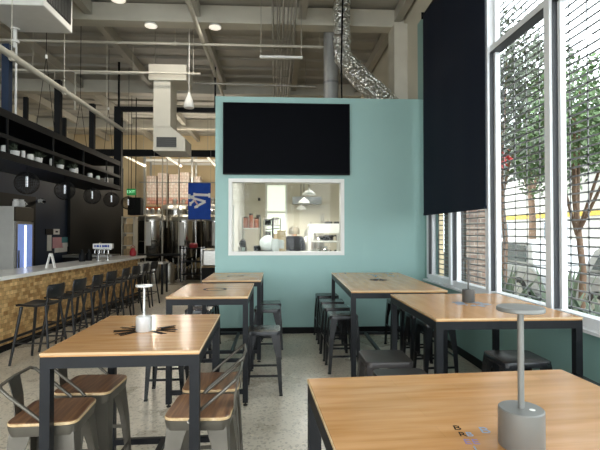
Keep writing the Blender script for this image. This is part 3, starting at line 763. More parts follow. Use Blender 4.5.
fl = thing('flag', 'blue flag with white interlocking letters hanging near the brew tanks', 'flag', tuple(at(199.5, 183, 12.2)))
FW, FH = .60, .98
def fz(x, z): return .015*math.sin(x*14+z*2)*(.3-z)
m = MB(); cols, rows = 16, 20
G = [[m.bm.verts.new((FW*(i/cols-.5), fz(FW*(i/cols-.5), -FH*j/rows), -FH*j/rows)) for i in range(cols+1)] for j in range(rows+1)]
for j in range(rows):
    for i in range(cols): m.bm.faces.new((G[j][i], G[j][i+1], G[j+1][i+1], G[j+1][i]))
cloth = m.build('cloth', 'flag', fl, True); sm = cloth.modifiers.new('thick', 'SOLIDIFY'); sm.thickness = .004
def fbar(pts, w_, nm, mat_, off):
    m = MB()
    for (ax, ay), (bx, by) in pts:
        N_ = 6
        for q in range(N_):
            f = lambda u: (ax+(bx-ax)*u, ay+(by-ay)*u)
            p0, p1 = f(q/N_), f((q+1)/N_)
            toX = lambda p: Vector(((p[0]-162)/225*FW, 0, -(p[1]-40)/375*FH))
            A_, B_ = toX(p0), toX(p1)
            A_.y = fz(A_.x, A_.z)-off; B_.y = fz(B_.x, B_.z)-off
            m.bar(A_, B_, w_, .002, (0, 1, 0))
    return m.build(nm, mat_, cloth)
# the letters lie on their side: an L whose stem runs to the right, an A pointing right
fbar([((108, 160), (262, 165))], .07, 'letter_stem', 'flagwhite', .008)
for P_ in (((262, 145), (262, 190)), ((112, 142), (112, 175)), ((62, 155), (62, 205)), ((62, 182), (112, 178))): fbar([P_], .055, 'letter_serif', 'flagwhite', .009)
for P_ in (((222, 232), (78, 190)), ((222, 232), (118, 290))): fbar([P_], .062, 'letter_diagonal', 'flagwhite', .010)
fbar([((105, 205), (150, 268))], .045, 'letter_crossbar', 'flagred', .011)
for P_ in (((72, 235), (72, 275)), ((150, 285), (112, 292)), ((130, 200), (75, 252))): fbar([P_], .055, 'letter_foot', 'flagwhite', .0115)
MB().tube([(-1.6, 0, .012), (.45, 0, .012)], .012, 8).build('pole', 'pipe_dim', fl)
for x in (-1.2, .3): MB().tube([(x, 0, .012), (x, 0, 3.0)], .004, 6).build('hanger_wire', 'pipe_dim', fl)

# ---------------------------------------------------------------- ceiling services
def hbay(label, px, py, Y):
    p = at(px, py, Y)
    if Y > 8: p.z = 5.523
    t = thing('high_bay_light', label, 'ceiling light', (p.x, p.y, p.z), 0, 'round high bay lights')
    MB().lathe([(.12, .0), (.125, .015), (.11, .035), (.05, .05), (.02, .055)], (0, 0, 0), 24).build('housing', 'white', t, True)
    MB().lathe([(.001, -.006), (.11, -.006), (.115, .004), (.001, .004)], (0, 0, 0), 24).build('lens', 'lamp_on', t)
    if Y < 8: MB().tube([(0, 0, .05), (0, 0, 6.02-p.z)], .008, 6).build('stem', 'pipe', t)
    d_ = bpy.data.lights.new('high_bay_bulb', 'AREA'); d_.shape = 'DISK'; d_.size = .22; d_.energy = 14; d_.color = (1, .93, .82)
    o = bpy.data.objects.new('high_bay_bulb', d_); C.objects.link(o); o.parent = t; o.location = (0, 0, -.012)
hbay('round white high bay light left of the long purlin, under the girder', 151, 26.2, 8.54)
hbay('round white high bay light right of the long purlin, under the girder', 215, 28.2, 8.54)
hbay('round white high bay light at the top edge, left of centre', 118, 0, 7.4)
def pipe(name, label, pts, r, mat='pipe', cat='pipe'):
    return tag(MB().tube(pts, r, 10).build(name, mat, None, True), label, cat)
def hang_pipe(name, label, pts, r, hangs, mat='pipe', top=5.82):
    t = thing(name, label, 'pipe', pts[0])
    o = Vector(pts[0])
    MB().tube([Vector(p)-o for p in pts], r, 10).build('run', mat, t, True)
    for i in hangs:
        p = Vector(i)-o; m = MB().tube([p, (p.x, p.y, top-o.z)], .006, 6).lathe([(r*1.5, -.02), (r*1.5, .02)], tuple(p), 10, 'X'); m.build('hanger', mat, t)
    return t
hang_pipe('sprinkler_pipe', 'long pale sprinkler pipe crossing the ceiling below the girder', [(-7.5, 9.2, 5.47), (1.02, 9.2, 5.47)], .028, [(-5.2, 9.2, 5.47), (-2.05, 9.2, 5.47), (.9, 9.2, 5.47)], 'offwhite')
hang_pipe('sprinkler_pipe', 'lower pale pipe crossing behind the white pendant lamp', [(-6.5, 9.3, 4.92), (-1.55, 9.3, 4.90)], .022, [(-4.9, 9.3, 4.915), (-1.7, 9.3, 4.90)], 'offwhite')
hang_pipe('branch_pipe', 'thin grey pipe ending above the television behind the teal wall', [(-1.9, 10.6, 5.14), (.95, 10.6, 5.10)], .022, [(-1.5, 10.6, 5.13), (.7, 10.6, 5.105)], 'pipe')
hang_pipe('branch_pipe', 'thin grey pipe high above the bar on the left, with upright drops', [(-8, 10.4, 5.30), (-5.0, 10.4, 5.30), (-5.0, 10.4, 4.75)], .022, [(-6.5, 10.4, 5.3)], 'offwhite')
hang_pipe('branch_pipe', 'thin grey pipe loop high above the bar shelf end', [(-4.46, 10.2, 4.35), (-4.46, 10.2, 5.18), (-2.95, 10.2, 5.2)], .022, [(-3.2, 10.2, 5.2)], 'offwhite')
# spiral pipe running over the shelf posts
hang_pipe('spiral_duct', 'pale spiral duct running lengthwise over the bar shelf posts', [(-3.66, 5.0, 4.09), (-3.66, 11.0, 4.09)], .048, [(-3.66, 6.4, 4.09), (-3.66, 7.95, 4.09), (-3.66, 9.9, 4.09)], 'offwhite')
hang_pipe('long_strut', 'long pale strut pipe running lengthwise under the girder, left of the conduits', [(-1.45, 4.5, 5.50), (-1.50, 12.9, 5.50)], .045, [(-1.46, 6.5, 5.5), (-1.48, 10.9, 5.5)], 'offwhite')
# conduits along the hall
cx = [(-.06, .020), (.02, .014), (.06, .014), (.13, .022), (.21, .014), (.27, .014), (.34, .026)]
names = ['far left', 'second', 'third', 'thick middle', 'fifth', 'sixth', 'thick rightmost']
for (x, r), nm in zip(cx, names):
    hang_pipe('conduit', '%s conduit of the bundle running lengthwise over the teal wall' % nm, [(x, 4.5, 5.52), (x, 13.0-.06, 5.52)], r, [(x, 6.5, 5.52), (x, 10.0, 5.52)], 'pipe_dim')
t = thing('trapeze_hanger', 'white strut hung on thin rods below the conduit bundle', 'strut', (.08, 8.0, 4.77))
MB().box(-.37, -.03, -.02, .39, .03, .02).build('channel', 'white', t)
for x in (-.35, .37): MB().tube([(x, 0, 0), (x, 0, 1.06)], .006, 6).build('rod', 'pipe', t)
# suspended unit top-left
t = thing('unit_heater', 'big white square air unit hung at the upper left corner', 'air unit', (-3.79, 7.05, 4.90))
MB().box(-.46, -.46, 0, .46, .46, .90).build('casing', 'white', t, bevel=.015)
def grille(nm, face):
    g = MB(); n_ = 16
    for i in range(n_):
        u = -.36+.72*i/(n_-1)
        if face == 'front': g.box(u-.008, -.475, .12, u+.008, -.46, .80)
        else: g.box(.46, u-.008, .12, .475, u+.008, .80)
    return g.build(nm, 'louver', t)
MB().box(-.38, -.466, .10, .38, -.458, .82).build('intake', 'black', t); MB().box(.458, -.38, .10, .466, .38, .82).build('intake', 'black', t)
grille('louver', 'front'); grille('louver', 'side')
for sx in (-1, 1):
    for sy in (-1, 1): MB().tube([(sx*.4, sy*.4, .9), (sx*.4, sy*.4, 1.12)], .01, 6).build('hanger_rod', 'pipe', t)
MB().tube([(-.36, .30, 0), (-.36, .30, -.32)], .03, 10).tube([(-.34, .30, -.3), (-.34, .30, -1.55)], .016, 8).lathe([(.07, -.02), (.07, .0)], (-.36, .30, -.01), 16).lathe([(.06, -.24), (.06, -.20)], (-.36, .30, 0), 16).build('drain_pipe', 'white', t)
# drop duct with louver box
t = thing('supply_duct', 'grey white supply duct with flared louver box over the brewery', 'duct', (-2.27, 9.85, 0))
MB().box(-.39, -.35, 4.83, .39, .35, 5.16).build('plenum', 'offwhite', t)
MB().box(-.30, -.30, 3.85, .05, .30, 4.83).build('shaft', 'offwhite', t)
MB().loft([[(-.30, -.30, 3.35), (.36, -.30, 3.35), (.36, .40, 3.35), (-.30, .40, 3.35)], [(-.30, -.30, 3.68), (.36, -.30, 3.62), (.36, .40, 3.62), (-.30, .40, 3.68)], [(-.30, -.30, 3.86), (.06, -.30, 3.86), (.06, .30, 3.86), (-.30, .30, 3.86)]]).build('flared_box', 'offwhite', t)
lv = MB().box(-.23, -.312, 3.43, .18, -.30, 3.64).build('louver', 'louver', t)
m = MB()
for i in range(5): m.box(-.23, -.318, 3.445+i*.042, .18, -.312, 3.455+i*.042)
m.build('blade', 'charcoal', lv)
for sx in (-1, 1): MB().tube([(sx*.35, 0, 5.16), (sx*.35, 0, 6.0)], .01, 6).build('hanger_rod', 'pipe', t)
# white pendant
p = at(189, 108, 9.0)
t = thing('bell_pendant', 'white bell shaped pendant lamp hanging beside the supply duct', 'pendant light', (p.x, p.y, p.z))
MB().lathe([(.095, 0), (.10, .01), (.095, .08), (.07, .17), (.035, .26), (.02, .30), (.012, .31)], (0, 0, 0), 24).build('shade', 'white', t, True)
MB().lathe([(.001, .012), (.085, .012), (.085, .018), (.001, .018)], (0, 0, 0), 20).build('lens', 'lamp_soft', t)
MB().tube([(0, 0, .3), (0, 0, 5.99-p.z)], .008, 6).build('cord', 'white', t)
# foil duct + round duct
p0, p1, p2, p3 = at(342, 1, 8.1), at(342, 30, 8.1), at(343, 58, 8.1), at(392, 104, 8.1)
def curve(P, n=8):
    o = []
    for a in range(len(P)-1):
        q0, q1, q2, q3 = P[max(a-1, 0)], P[a], P[a+1], P[min(a+2, len(P)-1)]
        for i in range(n):
            u = i/n
            o.append(.5*((2*q1)+(q2-q0)*u+(2*q0-5*q1+4*q2-q3)*u*u+(3*q1-q0-3*q2+q3)*u**3))
    return o+[P[-1]]
fd = thing('foil_duct', 'shiny crinkled foil duct bending down behind the teal wall', 'duct', tuple(p1))
def wob(pts, r, n=20, seed=1):
    rnd = random.Random(seed); m = MB(); rings = []; ref = Vector((0, 1, 0)); L_ = len(pts)
    for i, q in enumerate(pts):
        d_ = (pts[min(i+1, L_-1)]-pts[max(i-1, 0)]).normalized(); a = d_.cross(ref).normalized(); b = a.cross(d_)
        rr_ = r*(1+.045*(1 if i % 2 else -1)+rnd.uniform(-.04, .04))
        rings.append([q+(a*math.cos(2*PI*k_/n)+b*math.sin(2*PI*k_/n))*rr_*(1+rnd.uniform(-.05, .05)) for k_ in range(n)])
    return m.loft(rings)
wob([q-p1 for q in curve([p0, p1, p2-Vector((0, 0, -.08)), p2+Vector((.12, 0, -.1)), p3+Vector((.1, 0, -.1))], 9)], .150).build('sleeve', 'foil', fd, True)
wob([q-p1 for q in curve([at(338, 58, 8.4), at(352, 78, 8.4), at(372, 99, 8.4), at(380, 108, 8.4)], 7)], .085, 16, 4).build('branch_sleeve', 'foil', fd, True)
m = MB().tube([Vector((-.01, -.165, .5)), at(340, 62, 8.1)-p1+Vector((0, -.165, 0)), at(340.5, 110, 8.1)-p1+Vector((0, -.165, 0))], .014, 8); m.build('strap', 'black', fd)
q0, q1 = at(331, 24, 8.9), at(331, 102, 8.9)
t = thing('round_duct', 'plain grey round duct standing behind the foil duct', 'duct', (q1.x, q1.y, 3.62))
MB().tube([(0, 0, 0), (0, 0, q0.z-3.62-.05), (0, 0, 5.57-3.62)], .15, 20).build('pipe', 'pale_duct', t, True)
MB().lathe([(.158, -.02), (.158, .02)], (0, 0, 1.0), 20).build('seam_band', 'duct', t, True)

# ---------------------------------------------------------------- brewery at the back
def tank(label, x, y_, r, zt, seed, panel=True):
    t = thing('brew_tank', label, 'tank', (x, y_, .03), 0, 'stainless brew tanks')
    MB().lathe([(.05, .35), (r*.5, .5), (r*.97, .72), (r, .75), (r, zt-.24), (r*.98, zt-.23)], (0, 0, 0), 32).build('shell', 'steel', t, True)
    MB().lathe([(r*1.02, zt-.26), (r*1.03, zt-.22), (r*.92, zt-.10), (r*.6, zt-.02), (.001, zt)], (0, 0, 0), 32).build('dome', 'steel_soft', t, True)
    for k_ in range(4):
        a = PI/4+k_*PI/2; MB().tube([(math.cos(a)*r*.86, math.sin(a)*r*.86, 0), (math.cos(a)*r*.86, math.sin(a)*r*.86, .8)], .04, 10).build('leg', 'steel', t, True)
    rnd = random.Random(seed)
    for k_ in range(3):
        a = k_*2.1+rnd.uniform(0, 1); MB().lathe([(.05, 0), (.05, .10), (.08, .12), (.08, .2), (.03, .25)], (math.cos(a)*r*.4, math.sin(a)*r*.4, zt-.06), 12).build('fitting', 'steel_soft', t, True)
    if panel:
        MB().box(-.09, -r-.05, 1.15, .09, -r+.02, zt-.30).build('highlight_panel', 'white', t)  # white panel paints the vertical reflection highlight on the shell
        MB().tube([(-.3, -r-.03, 1.3), (.3, -r-.03, 1.3)], .015, 8).build('valve_bar', 'steel', t)
    MB().tube([(r*.75, -r*.55, zt-.15), (r*.85, -r*.75, zt-.1), (r*.9, -r*.8, .6)], .03, 10).build('side_pipe', 'steel', t, True)
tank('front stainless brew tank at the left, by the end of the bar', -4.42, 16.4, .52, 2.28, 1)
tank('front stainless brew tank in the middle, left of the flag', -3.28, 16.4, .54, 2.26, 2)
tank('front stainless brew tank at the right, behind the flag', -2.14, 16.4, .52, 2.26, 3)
tank('taller rear stainless tank between the two left front tanks', -3.85, 17.75, .62, 2.72, 4, False)
tank('taller rear stainless tank behind the flag', -2.5, 17.75, .6, 2.76, 5, False)
rk = thing('pallet_rack', 'orange and steel pallet rack holding can stacks behind the tanks', 'rack', (-5.45, 19.0, .03))
for x in (0, 1.95, 3.9):
    for y_ in (0, .9): MB().box(x-.04, y_-.04, 0, x+.04, y_+.04, 4.9).build('upright', 'steel_soft', rk)
for z in (2.55, 4.55):
    for y_ in (-.02, .92): MB().box(0, y_-.02, z, 3.9, y_+.02, z+.11).build('beam', 'orange' if z < 3 else 'white', rk)
MB().box(0, 0, 2.66, 3.9, .9, 2.68).build('deck', 'charcoal', rk)
for i in range(5):
    x = -5.22+i*.46
    t = thing('can_stack', ('shrink wrapped stack of cans at the left end of the rack', 'shrink wrapped stack of cans second from left on the rack', 'shrink wrapped stack of cans third from left on the rack', 'shrink wrapped stack of cans fourth from left on the rack', 'shrink wrapped stack of cans at the right end, beside the flag')[i], 'can stack', (x, 19.15, 2.71), 0, 'can stacks on the rack')
    hh = (1.30, 1.42, 1.36, 1.45, 1.28)[i]
    MB().box(-.19, 0, .1, .19, .5, .1+.28).build('lower_cans', 'cans_red', t)
    MB().box(-.19, 0, .1+.28, .19, .5, hh).build('upper_cans', 'cans', t)
    MB().box(-.2, 0, 0, .2, .5, .1).build('pallet', 'cardboard', t)
# vertical process pipes in front of the rack
for i, (px, Y) in enumerate(((145.5, 15.64), (162.5, 15.64), (179, 15.62))):
    p = at(px, 160, Y)
    t = thing('process_pipe', ('pale vertical pipe at the left of the brew tanks', 'pale double pipe dropping between the left brew tanks', 'pale vertical pipe right of the middle brew tank')[i], 'pipe', (p.x, p.y, 0), 0, 'pipes by the tanks')
    MB().tube([(0, 0, .0), (0, 0, 4.35 if i else 3.9)], .022, 10).build('run', 'offwhite', t, True)
    if i == 1: MB().tube([(.16, 0, 1.8), (.16, 0, 4.4)], .02, 10).build('run', 'offwhite', t, True)
    MB().lathe([(.06, 0), (.06, .04)], (0, 0, 0), 12).build('flange', 'white', t)
tag(MB().box(-7.5, 14.0, 3.98, XL+.2, 14.14, 4.18).build('steel_beam', 'black'), 'thick black steel beam crossing below the supply duct', 'beam')
bpy.data.objects['steel_beam']['kind'] = 'structure'
for i, px in enumerate((0, 1.1, 2.2)):
    t = thing('strip_light', ('lit strip light nearest the bar end over the brewery', 'lit strip light in the middle over the brewery', 'lit strip light over the tanks on the right')[i], 'strip light', (-4.78+px*1.18, 13.3, 4.02), 0, 'strip lights over the brewery')
    MB().box(-.035, 1.0, .03, .035, 3.4, .07).build('housing', 'white', t)
    MB().box(-.025, 1.02, .008, .025, 3.38, .03).build('tube', 'strip_on', t)
    m = MB()
    for y_ in (1.2, 3.2): m.tube([(0, y_, .1), (0, y_, 1.95)], .006, 6)
    m.build('wire', 'pipe', t)
    d_ = bpy.data.lights.new('strip_glow', 'POINT'); d_.energy = 75; d_.color = (1, .91, .76); d_.shadow_soft_size = .12
    o = bpy.data.objects.new('strip_glow', d_); C.objects.link(o); o.location = (-4.55+px*1.15, 16.9, 3.9)
ex = thing('exit_sign', 'green lit exit sign on the end of the charcoal wall', 'sign', tuple(at(131, 195, 14.0)))
MB().box(-.13, 0, 0, .13, .05, .19).build('face', 'exit', ex)
text('lettering', 'EXIT', .12, 'exit_letter', ex, (0, -.002, .095), (PI/2, 0, 0), .001)
MB().tube([(0, .025, .19), (0, .025, ZC-ex.location.z)], .01, 6).build('stem', 'black', ex)
t = thing('speaker_cabinet', 'black loudspeaker cabinet hanging below the exit sign', 'loudspeaker', tuple(at(134, 215, 14.6)))
MB().box(-.20, 0, 0, .20, .35, .56).build('cabinet', 'black', t)
MB().box(-.17, -.012, .03, .17, 0, .53).build('front_grille', 'charcoal', t)
MB().tube([(0, .17, .56), (0, .17, ZC-t.location.z)], .015, 6).build('stem', 'black', t)
t = thing('storage_shelf', 'narrow shelf of tan boxes at the end of the charcoal wall', 'shelf', (-4.75, 14.9, 0))
for sx in (-.18, .18): MB().box(sx-.015, -.2, 0, sx+.015, .2, 2.15).build('side_panel', 'offwhite', t)
for z in (.3, .8, 1.2, 1.6, 2.1): MB().box(-.165, -.2, z, .165, .2, z+.03).build('shelf_board', 'offwhite', t)
for i, z in enumerate((1.23, 1.63, .83)):
    b = thing('carton', ('tan carton on the middle board of the narrow shelf', 'tan carton near the top of the narrow shelf', 'tan carton on the low board of the narrow shelf')[i], 'box', (-4.75, 14.87, z), 0, 'cartons on the narrow shelf')
    MB().box(-.13, -.14, 0, .13, .14, .28).build('body', 'cardboard', b); MB().box(-.02, -.142, .0, .02, .142, .2805).build('tape', 'woodedge', b)
# dark work bench clutter under the tanks
t = thing('keg_rack', 'dark metal rack with shiny uprights standing before the brew tanks', 'rack', (-2.75, 15.2, 0))
for sx in (-.32, .32):
    for sy in (-.25, .25): MB().box(sx-.03, sy-.03, 0, sx+.03, sy+.03, 1.15).build('upright', 'steel', t)
for z in (.25, .65, 1.1): MB().box(-.35, -.28, z, .35, .28, z+.035).build('shelf_board', 'black', t)
tag(MB().lathe([(.13, 0), (.14, .03), (.14, .12), (.10, .15)], (-2.72, 15.05, 1.135), 16).build('red_tub', 'red', None, True), 'small red tub on top of the dark keg rack', 'tub')
def keg(label, x, y_, z, mat='steel_soft'):
    t = thing('keg', label, 'keg', (x, y_, z), 0, 'kegs on the brewery floor')
    MB().lathe([(.12, .02), (.18, .06), (.195, .12), (.2, .3), (.195, .48), (.18, .54), (.1, .58)], (0, 0, 0), 20).build('body', mat, t, True)
    MB().loft([[(r*math.cos(2*PI*k_/20), r*math.sin(2*PI*k_/20), z_) for k_ in range(20)] for r, z_ in ((.17, .52), (.17, .64), (.16, .64), (.16, .52))], closed=True).build('top_ring', mat, t, True)
    MB().loft([[(r*math.cos(2*PI*k_/20), r*math.sin(2*PI*k_/20), z_) for k_ in range(20)] for r, z_ in ((.17, 0), (.17, .08), (.16, .08), (.16, 0))], closed=True).build('bottom_ring', mat, t, True)
keg('steel keg left of the dark rack on the brewery floor', -3.45, 14.75, 0)
keg('steel keg second left of the dark rack', -3.92, 14.8, 0)
keg('dark keg beside the teal wall on the brewery floor', -2.0, 15.0, 0, 'charcoal')
keg('steel keg farthest left by the end of the bar', -4.36, 14.8, 0)
t = thing('work_bench', 'dark steel work bench running in front of the brew tanks', 'bench', (-3.95, 15.28, 0))
MB().box(-.75, -.2, .86, .85, .2, .92).build('bench_top', 'charcoal', t)
for sx in (-.72, .78):
    for sy in (-.17, .13): MB().box(sx, sy, 0, sx+.04, sy+.04, .86).build('leg', 'steel_black', t)
t = thing('wrapped_pallet', 'plastic wrapped pallet load behind the corner of the teal wall', 'pallet', (-1.75, 13.6, 0))
MB().box(-.45, -.4, 0, .45, .4, .13).build('pallet', 'cardboard', t)
MB().box(-.42, -.38, .13, .42, .38, .62).build('lower_load', 'charcoal', t, bevel=.03)
MB().box(-.40, -.36, .64, .40, .36, 1.15).build('upper_load', 'steel_soft', t, bevel=.05)
MB().box(-.42, -.38, .62, .42, .38, .64).build('slip_sheet', 'cardboard', t)

# ---------------------------------------------------------------- kitchen seen through the window
for i, (px, py, Y) in enumerate(((309, 195, 9.0), (304, 203, 10.3), (301, 209.5, 11.7))):
    p = at(px, py, Y)
    t = thing('dome_pendant', ('white dome pendant nearest in the kitchen', 'white dome pendant in the middle of the kitchen three', 'white dome pendant farthest back in the kitchen')[i], 'pendant light', tuple(p), 0, 'kitchen dome pendants')
    MB().lathe([(.135, 0), (.13, .02), (.09, .07), (.03, .10), (.02, .13)], (0, 0, 0), 24).build('shade', 'white', t, True)
    MB().lathe([(.001, .004), (.12, .004), (.12, .01), (.001, .01)], (0, 0, 0), 24).build('bulb', 'lamp_on', t)
    MB().tube([(0, 0, .12), (0, 0, 3.5-p.z)], .008, 6).build('cord', 'charcoal', t)
    area('dome_glow', (p.x, p.y, p.z-.02), (0, 0, 0), .22, .22, 21, (1, .97, .9))
area('kitchen_ceiling_panel', (.8, 9.6, 3.40), (0, 0, 0), 1.8, .5, 48, (1, .98, .92))
cp = thing('ceiling_panel_light', 'wide lit ceiling panel in the kitchen', 'ceiling light', (.8, 9.6, 3.42))
MB().box(-.95, -.28, .0, .95, .28, .08).build('housing', 'white', cp); MB().box(-.9, -.25, -.006, .9, .25, 0).build('diffuser', 'lamp_soft', cp)
# door on the kitchen's left wall
o = struct('door_1', MB().box(XL+.12, 8.05, 0, XL+.16, 8.13, 2.25).box(XL+.12, 8.95, 0, XL+.16, 9.03, 2.25).box(XL+.12, 8.05, 2.17, XL+.16, 9.03, 2.25).box(XL+.12, 8.13, 0, XL+.135, 8.95, 2.17), 'white')
struct('pane', MB().box(XL+.136, 8.22, 1.0, XL+.14, 8.86, 2.05), 'concrete_top', o)
o = struct('window_21', MB().box(-.30, KY-.03, 1.35, .32, KY, 1.41).box(-.30, KY-.03, 2.95, .32, KY, 3.01).box(-.30, KY-.03, 1.41, -.24, KY, 2.95).box(.26, KY-.03, 1.41, .32, KY, 2.95).box(-.24, KY-.03, 2.17, .26, KY, 2.23), 'white')  # added stand-in for the shop front's reflection in the kitchen glass
struct('pane', MB().box(-.24, KY-.012, 1.41, .26, KY-.006, 2.95), emis('painted_reflection_pane', '#e6efdc', .9), o)  # mirrored daylight put into the pane as glow
def worktable(label, x, y_, w_, d_, h=.92):
    t = thing('steel_worktable', label, 'table', (x, y_, 0), 0, 'kitchen work tables')
    MB().box(-w_/2, -d_/2, h-.04, w_/2, d_/2, h).build('tabletop', 'steel_soft', t)
    MB().box(-w_/2+.05, -d_/2+.05, .3, w_/2-.05, d_/2-.05, .33).build('lower_shelf', 'steel_soft', t)
    for sx in (-1, 1):
        for sy in (-1, 1): MB().box(sx*(w_/2-.01), sy*(d_/2-.01), 0, sx*(w_/2-.05), sy*(d_/2-.05), h-.04).build('leg', 'steel', t)
worktable('steel kitchen work table under the window sill at the left', -.25, 8.5, 1.0, .6, 1.22)
worktable('steel kitchen work table at the right under the window sill', 1.25, 9.0, 1.0, .6, 1.14)
worktable('steel kitchen work table along the far wall', .55, 12.0, 1.6, .6, 1.2)
def shelfunit(label, x, y_, w_, d_, zs, h):
    t = thing('wire_shelf', label, 'shelf', (x, y_, 0), 0, 'kitchen shelf units')
    for sx in (-1, 1):
        for sy in (-1, 1): MB().tube([(sx*w_/2, sy*d_/2, 0), (sx*w_/2, sy*d_/2, h)], .014, 8).build('upright', 'steel', t)
    for z in zs: MB().box(-w_/2, -d_/2, z, w_/2, d_/2, z+.025).build('shelf_board', 'steel_soft', t)
    return t
shelfunit('kitchen wire shelf with amber jars at the left', -.57, 10.6, .40, .45, (.4, 1.1, 1.72), 2.0)
shelfunit('kitchen wire shelf stacked with dark pans at the right', 1.48, 11.4, .62, .5, (.4, 1.0, 1.38, 1.72), 2.1)
for i, (x, y_, h) in enumerate(((-.70, 10.5, .26), (-.58, 10.45, .33), (-.46, 10.5, .24))):
    t = thing('storage_jar', ('amber jar at the left on the kitchen shelf', 'tall amber jar in the middle on the kitchen shelf', 'amber jar at the right on the kitchen shelf')[i], 'jar', (x, y_, 1.745), 0, 'amber jars')
    MB().lathe([(.05, 0), (.055, .01), (.055, h*.8), (.04, h*.9)], (0, 0, 0), 16).build('body', 'copper', t, True)
    MB().lathe([(.045, h*.88), (.045, h), (.001, h+.003)], (0, 0, 0), 14).build('lid', 'black', t)
for i, (x, z, w_) in enumerate(((1.30, 1.025, .11), (1.58, 1.025, .10), (1.34, 1.405, .12), (1.62, 1.405, .10), (1.33, 1.745, .10), (1.60, 1.745, .13))):
    t = thing('stock_pot', '%s pot on the %s board of the right kitchen shelf' % (('left', 'right')[i % 2] + ' dark', ('low', 'middle', 'top')[i//2]), 'pot', (x, 11.4, z), 0, 'pots on the kitchen shelf')
    MB().lathe([(w_*.96, 0), (w_, .01), (w_, .17), (w_*.95, .17), (w_*.95, .02)], (0, 0, 0), 18).build('body', 'louver' if i % 3 else 'steel', t, True)
    m = MB()
    for sx in (-1, 1): m.tube([(sx*w_, -.03, .13), (sx*(w_+.035), -.03, .135), (sx*(w_+.035), .03, .135), (sx*w_, .03, .13)], .008, 8)
    m.build('handle', 'steel', t)
# slicer
t = thing('meat_slicer', 'steel slicer with round blade on the left kitchen table', 'slicer', (-.20, 8.55, 1.22))
MB().box(-.20, -.16, 0, .16, .16, .08).build('base', 'charcoal', t, bevel=.01)
MB().lathe([(.001, -.03), (.14, -.02), (.15, 0), (.14, .02), (.001, .03)], (.03, -.02, .22), 28, 'Y').build('blade', 'steel_soft', t, True)
MB().box(.12, -.10, .06, .26, .12, .30).build('motor_housing', 'white', t, bevel=.02)
MB().box(-.22, -.05, .08, -.10, .12, .17).build('carriage', 'black', t)
t = thing('stand_mixer', 'black stand mixer at the left end of the left kitchen table', 'mixer', (-.62, 8.45, 1.22))
MB().box(-.08, -.12, 0, .08, .12, .04).build('base', 'black', t, bevel=.01)
MB().box(-.05, .03, .04, .05, .12, .20).build('column', 'black', t, bevel=.01)
MB().tube([(0, .13, .23), (0, .0, .24), (0, -.13, .22)], .055, 14).build('motor_head', 'black', t, True)
MB().lathe([(.04, .04), (.075, .07), (.08, .15)], (0, -.05, 0), 16).build('bowl', 'steel', t, True)
t = thing('sack', 'upright cream sack standing on the left kitchen table', 'sack', (.10, 8.58, 1.22))
MB().loft([[(x, y_, z) for x, y_ in rr(w_, w_*.7, .03)] for z, w_ in ((0, .085), (.03, .095), (.35, .09), (.42, .075), (.46, .09))]).build('body', 'woodedge', t, True)
MB().box(-.05, -.075, .12, .05, -.066, .28).build('print', 'paper', t)
t = thing('utensil_rack', 'dark tangled utensil rack beside the cream sack in the kitchen', 'rack', (-.07, 9.4, 0))
MB().bar((0, 0, 0), (0, 0, 1.95), .04).build('post', 'charcoal', t)
for z in (1.2, 1.45, 1.7, 1.9): MB().bar((-.14, 0, z), (.14, 0, z+.03), .02).build('arm', 'charcoal', t)
for x, z in ((-.12, 1.3), (.0, 1.28), (.12, 1.33)): MB().tube([(x, -.03, z), (x, -.03, z-.22)], .018, 8).build('hanging_ladle', 'louver', t)
MB().box(-.22, -.22, 0, .22, .22, .04).build('foot', 'charcoal', t)
# white cart with a pan, mixers
t = thing('kitchen_cart', 'white enamel kitchen cart with an open front at the right', 'cart', (1.12, 10.4, 0))
MB().box(-.37, -.25, 1.78, .37, .25, 1.84).build('cart_top', 'white', t)
for z in (1.42, 1.1, .5): MB().box(-.35, -.23, z, .35, .23, z+.03).build('shelf_board', 'white', t)
for sx in (-1, 1):
    for sy in (-1, 1): MB().box(sx*.37, sy*.25, 0, sx*.32, sy*.20, 1.78).build('leg', 'white', t)
MB().box(-.37, -.26, 1.62, .37, -.24, 1.78).build('front_rail', 'white', t)
t = thing('wok', 'dark round pan on the white kitchen cart', 'pan', (1.15, 10.38, 1.45))
MB().lathe([(.05, 0), (.13, .03), (.17, .10), (.165, .10), (.12, .035), (.04, .008)], (0, 0, 0), 22).build('bowl', 'charcoal', t, True)
MB().tube([(.15, 0, .09), (.2, -.1, .12), (.22, -.16, .12)], .012, 8).build('handle', 'black', t)
for i, (px, py, Y, w_, h_) in enumerate(((306, 232, 11.9, .12, .42), (313, 228, 11.9, .10, .55), (310, 226, 12.1, .16, .72), (319, 224, 11.8, .09, .4))):
    p = at(px, py, Y); t = thing('kettle_still', ('low steel kettle nearest the person in the kitchen', 'tall steel kettle right of the person', 'wide steel kettle at the back of the kitchen', 'small steel kettle left of the dark pan shelf')[i], 'kettle', (p.x, Y, 1.2), 0, 'steel kettles on the far kitchen table')
    MB().lathe([(w_*.9, 0), (w_, .02), (w_, h_*.6), (w_*.6, h_*.75), (w_*.2, h_*.82), (w_*.2, h_)], (0, 0, 0), 18).build('body', 'steel_soft', t, True)
    MB().tube([(w_, 0, h_*.3), (w_*1.5, -.02, h_*.45), (w_*1.5, -.02, h_*.7)], .014, 8).build('spout', 'steel', t, True)
tag(MB().box(.45, KY-.30, 2.42, 1.25, KY-.005, 2.62).build('wall_duct', 'duct'), 'grey square duct along the back kitchen wall', 'duct')
t = thing('wall_sensor', 'small black camera on the kitchen left wall', 'camera', tuple(at(259, 199, 12.3)))
MB().box(-.03, -.04, -.03, .03, .3, .03).build('body', 'black', t); MB().lathe([(.02, -.01), (.02, .01)], (0, -.045, 0), 10, 'Y').build('lens', 'louver', t)
t = thing('coffee_grinder', 'black box grinder standing on the far kitchen shelf', 'grinder', (-.42, 10.72, 1.745))
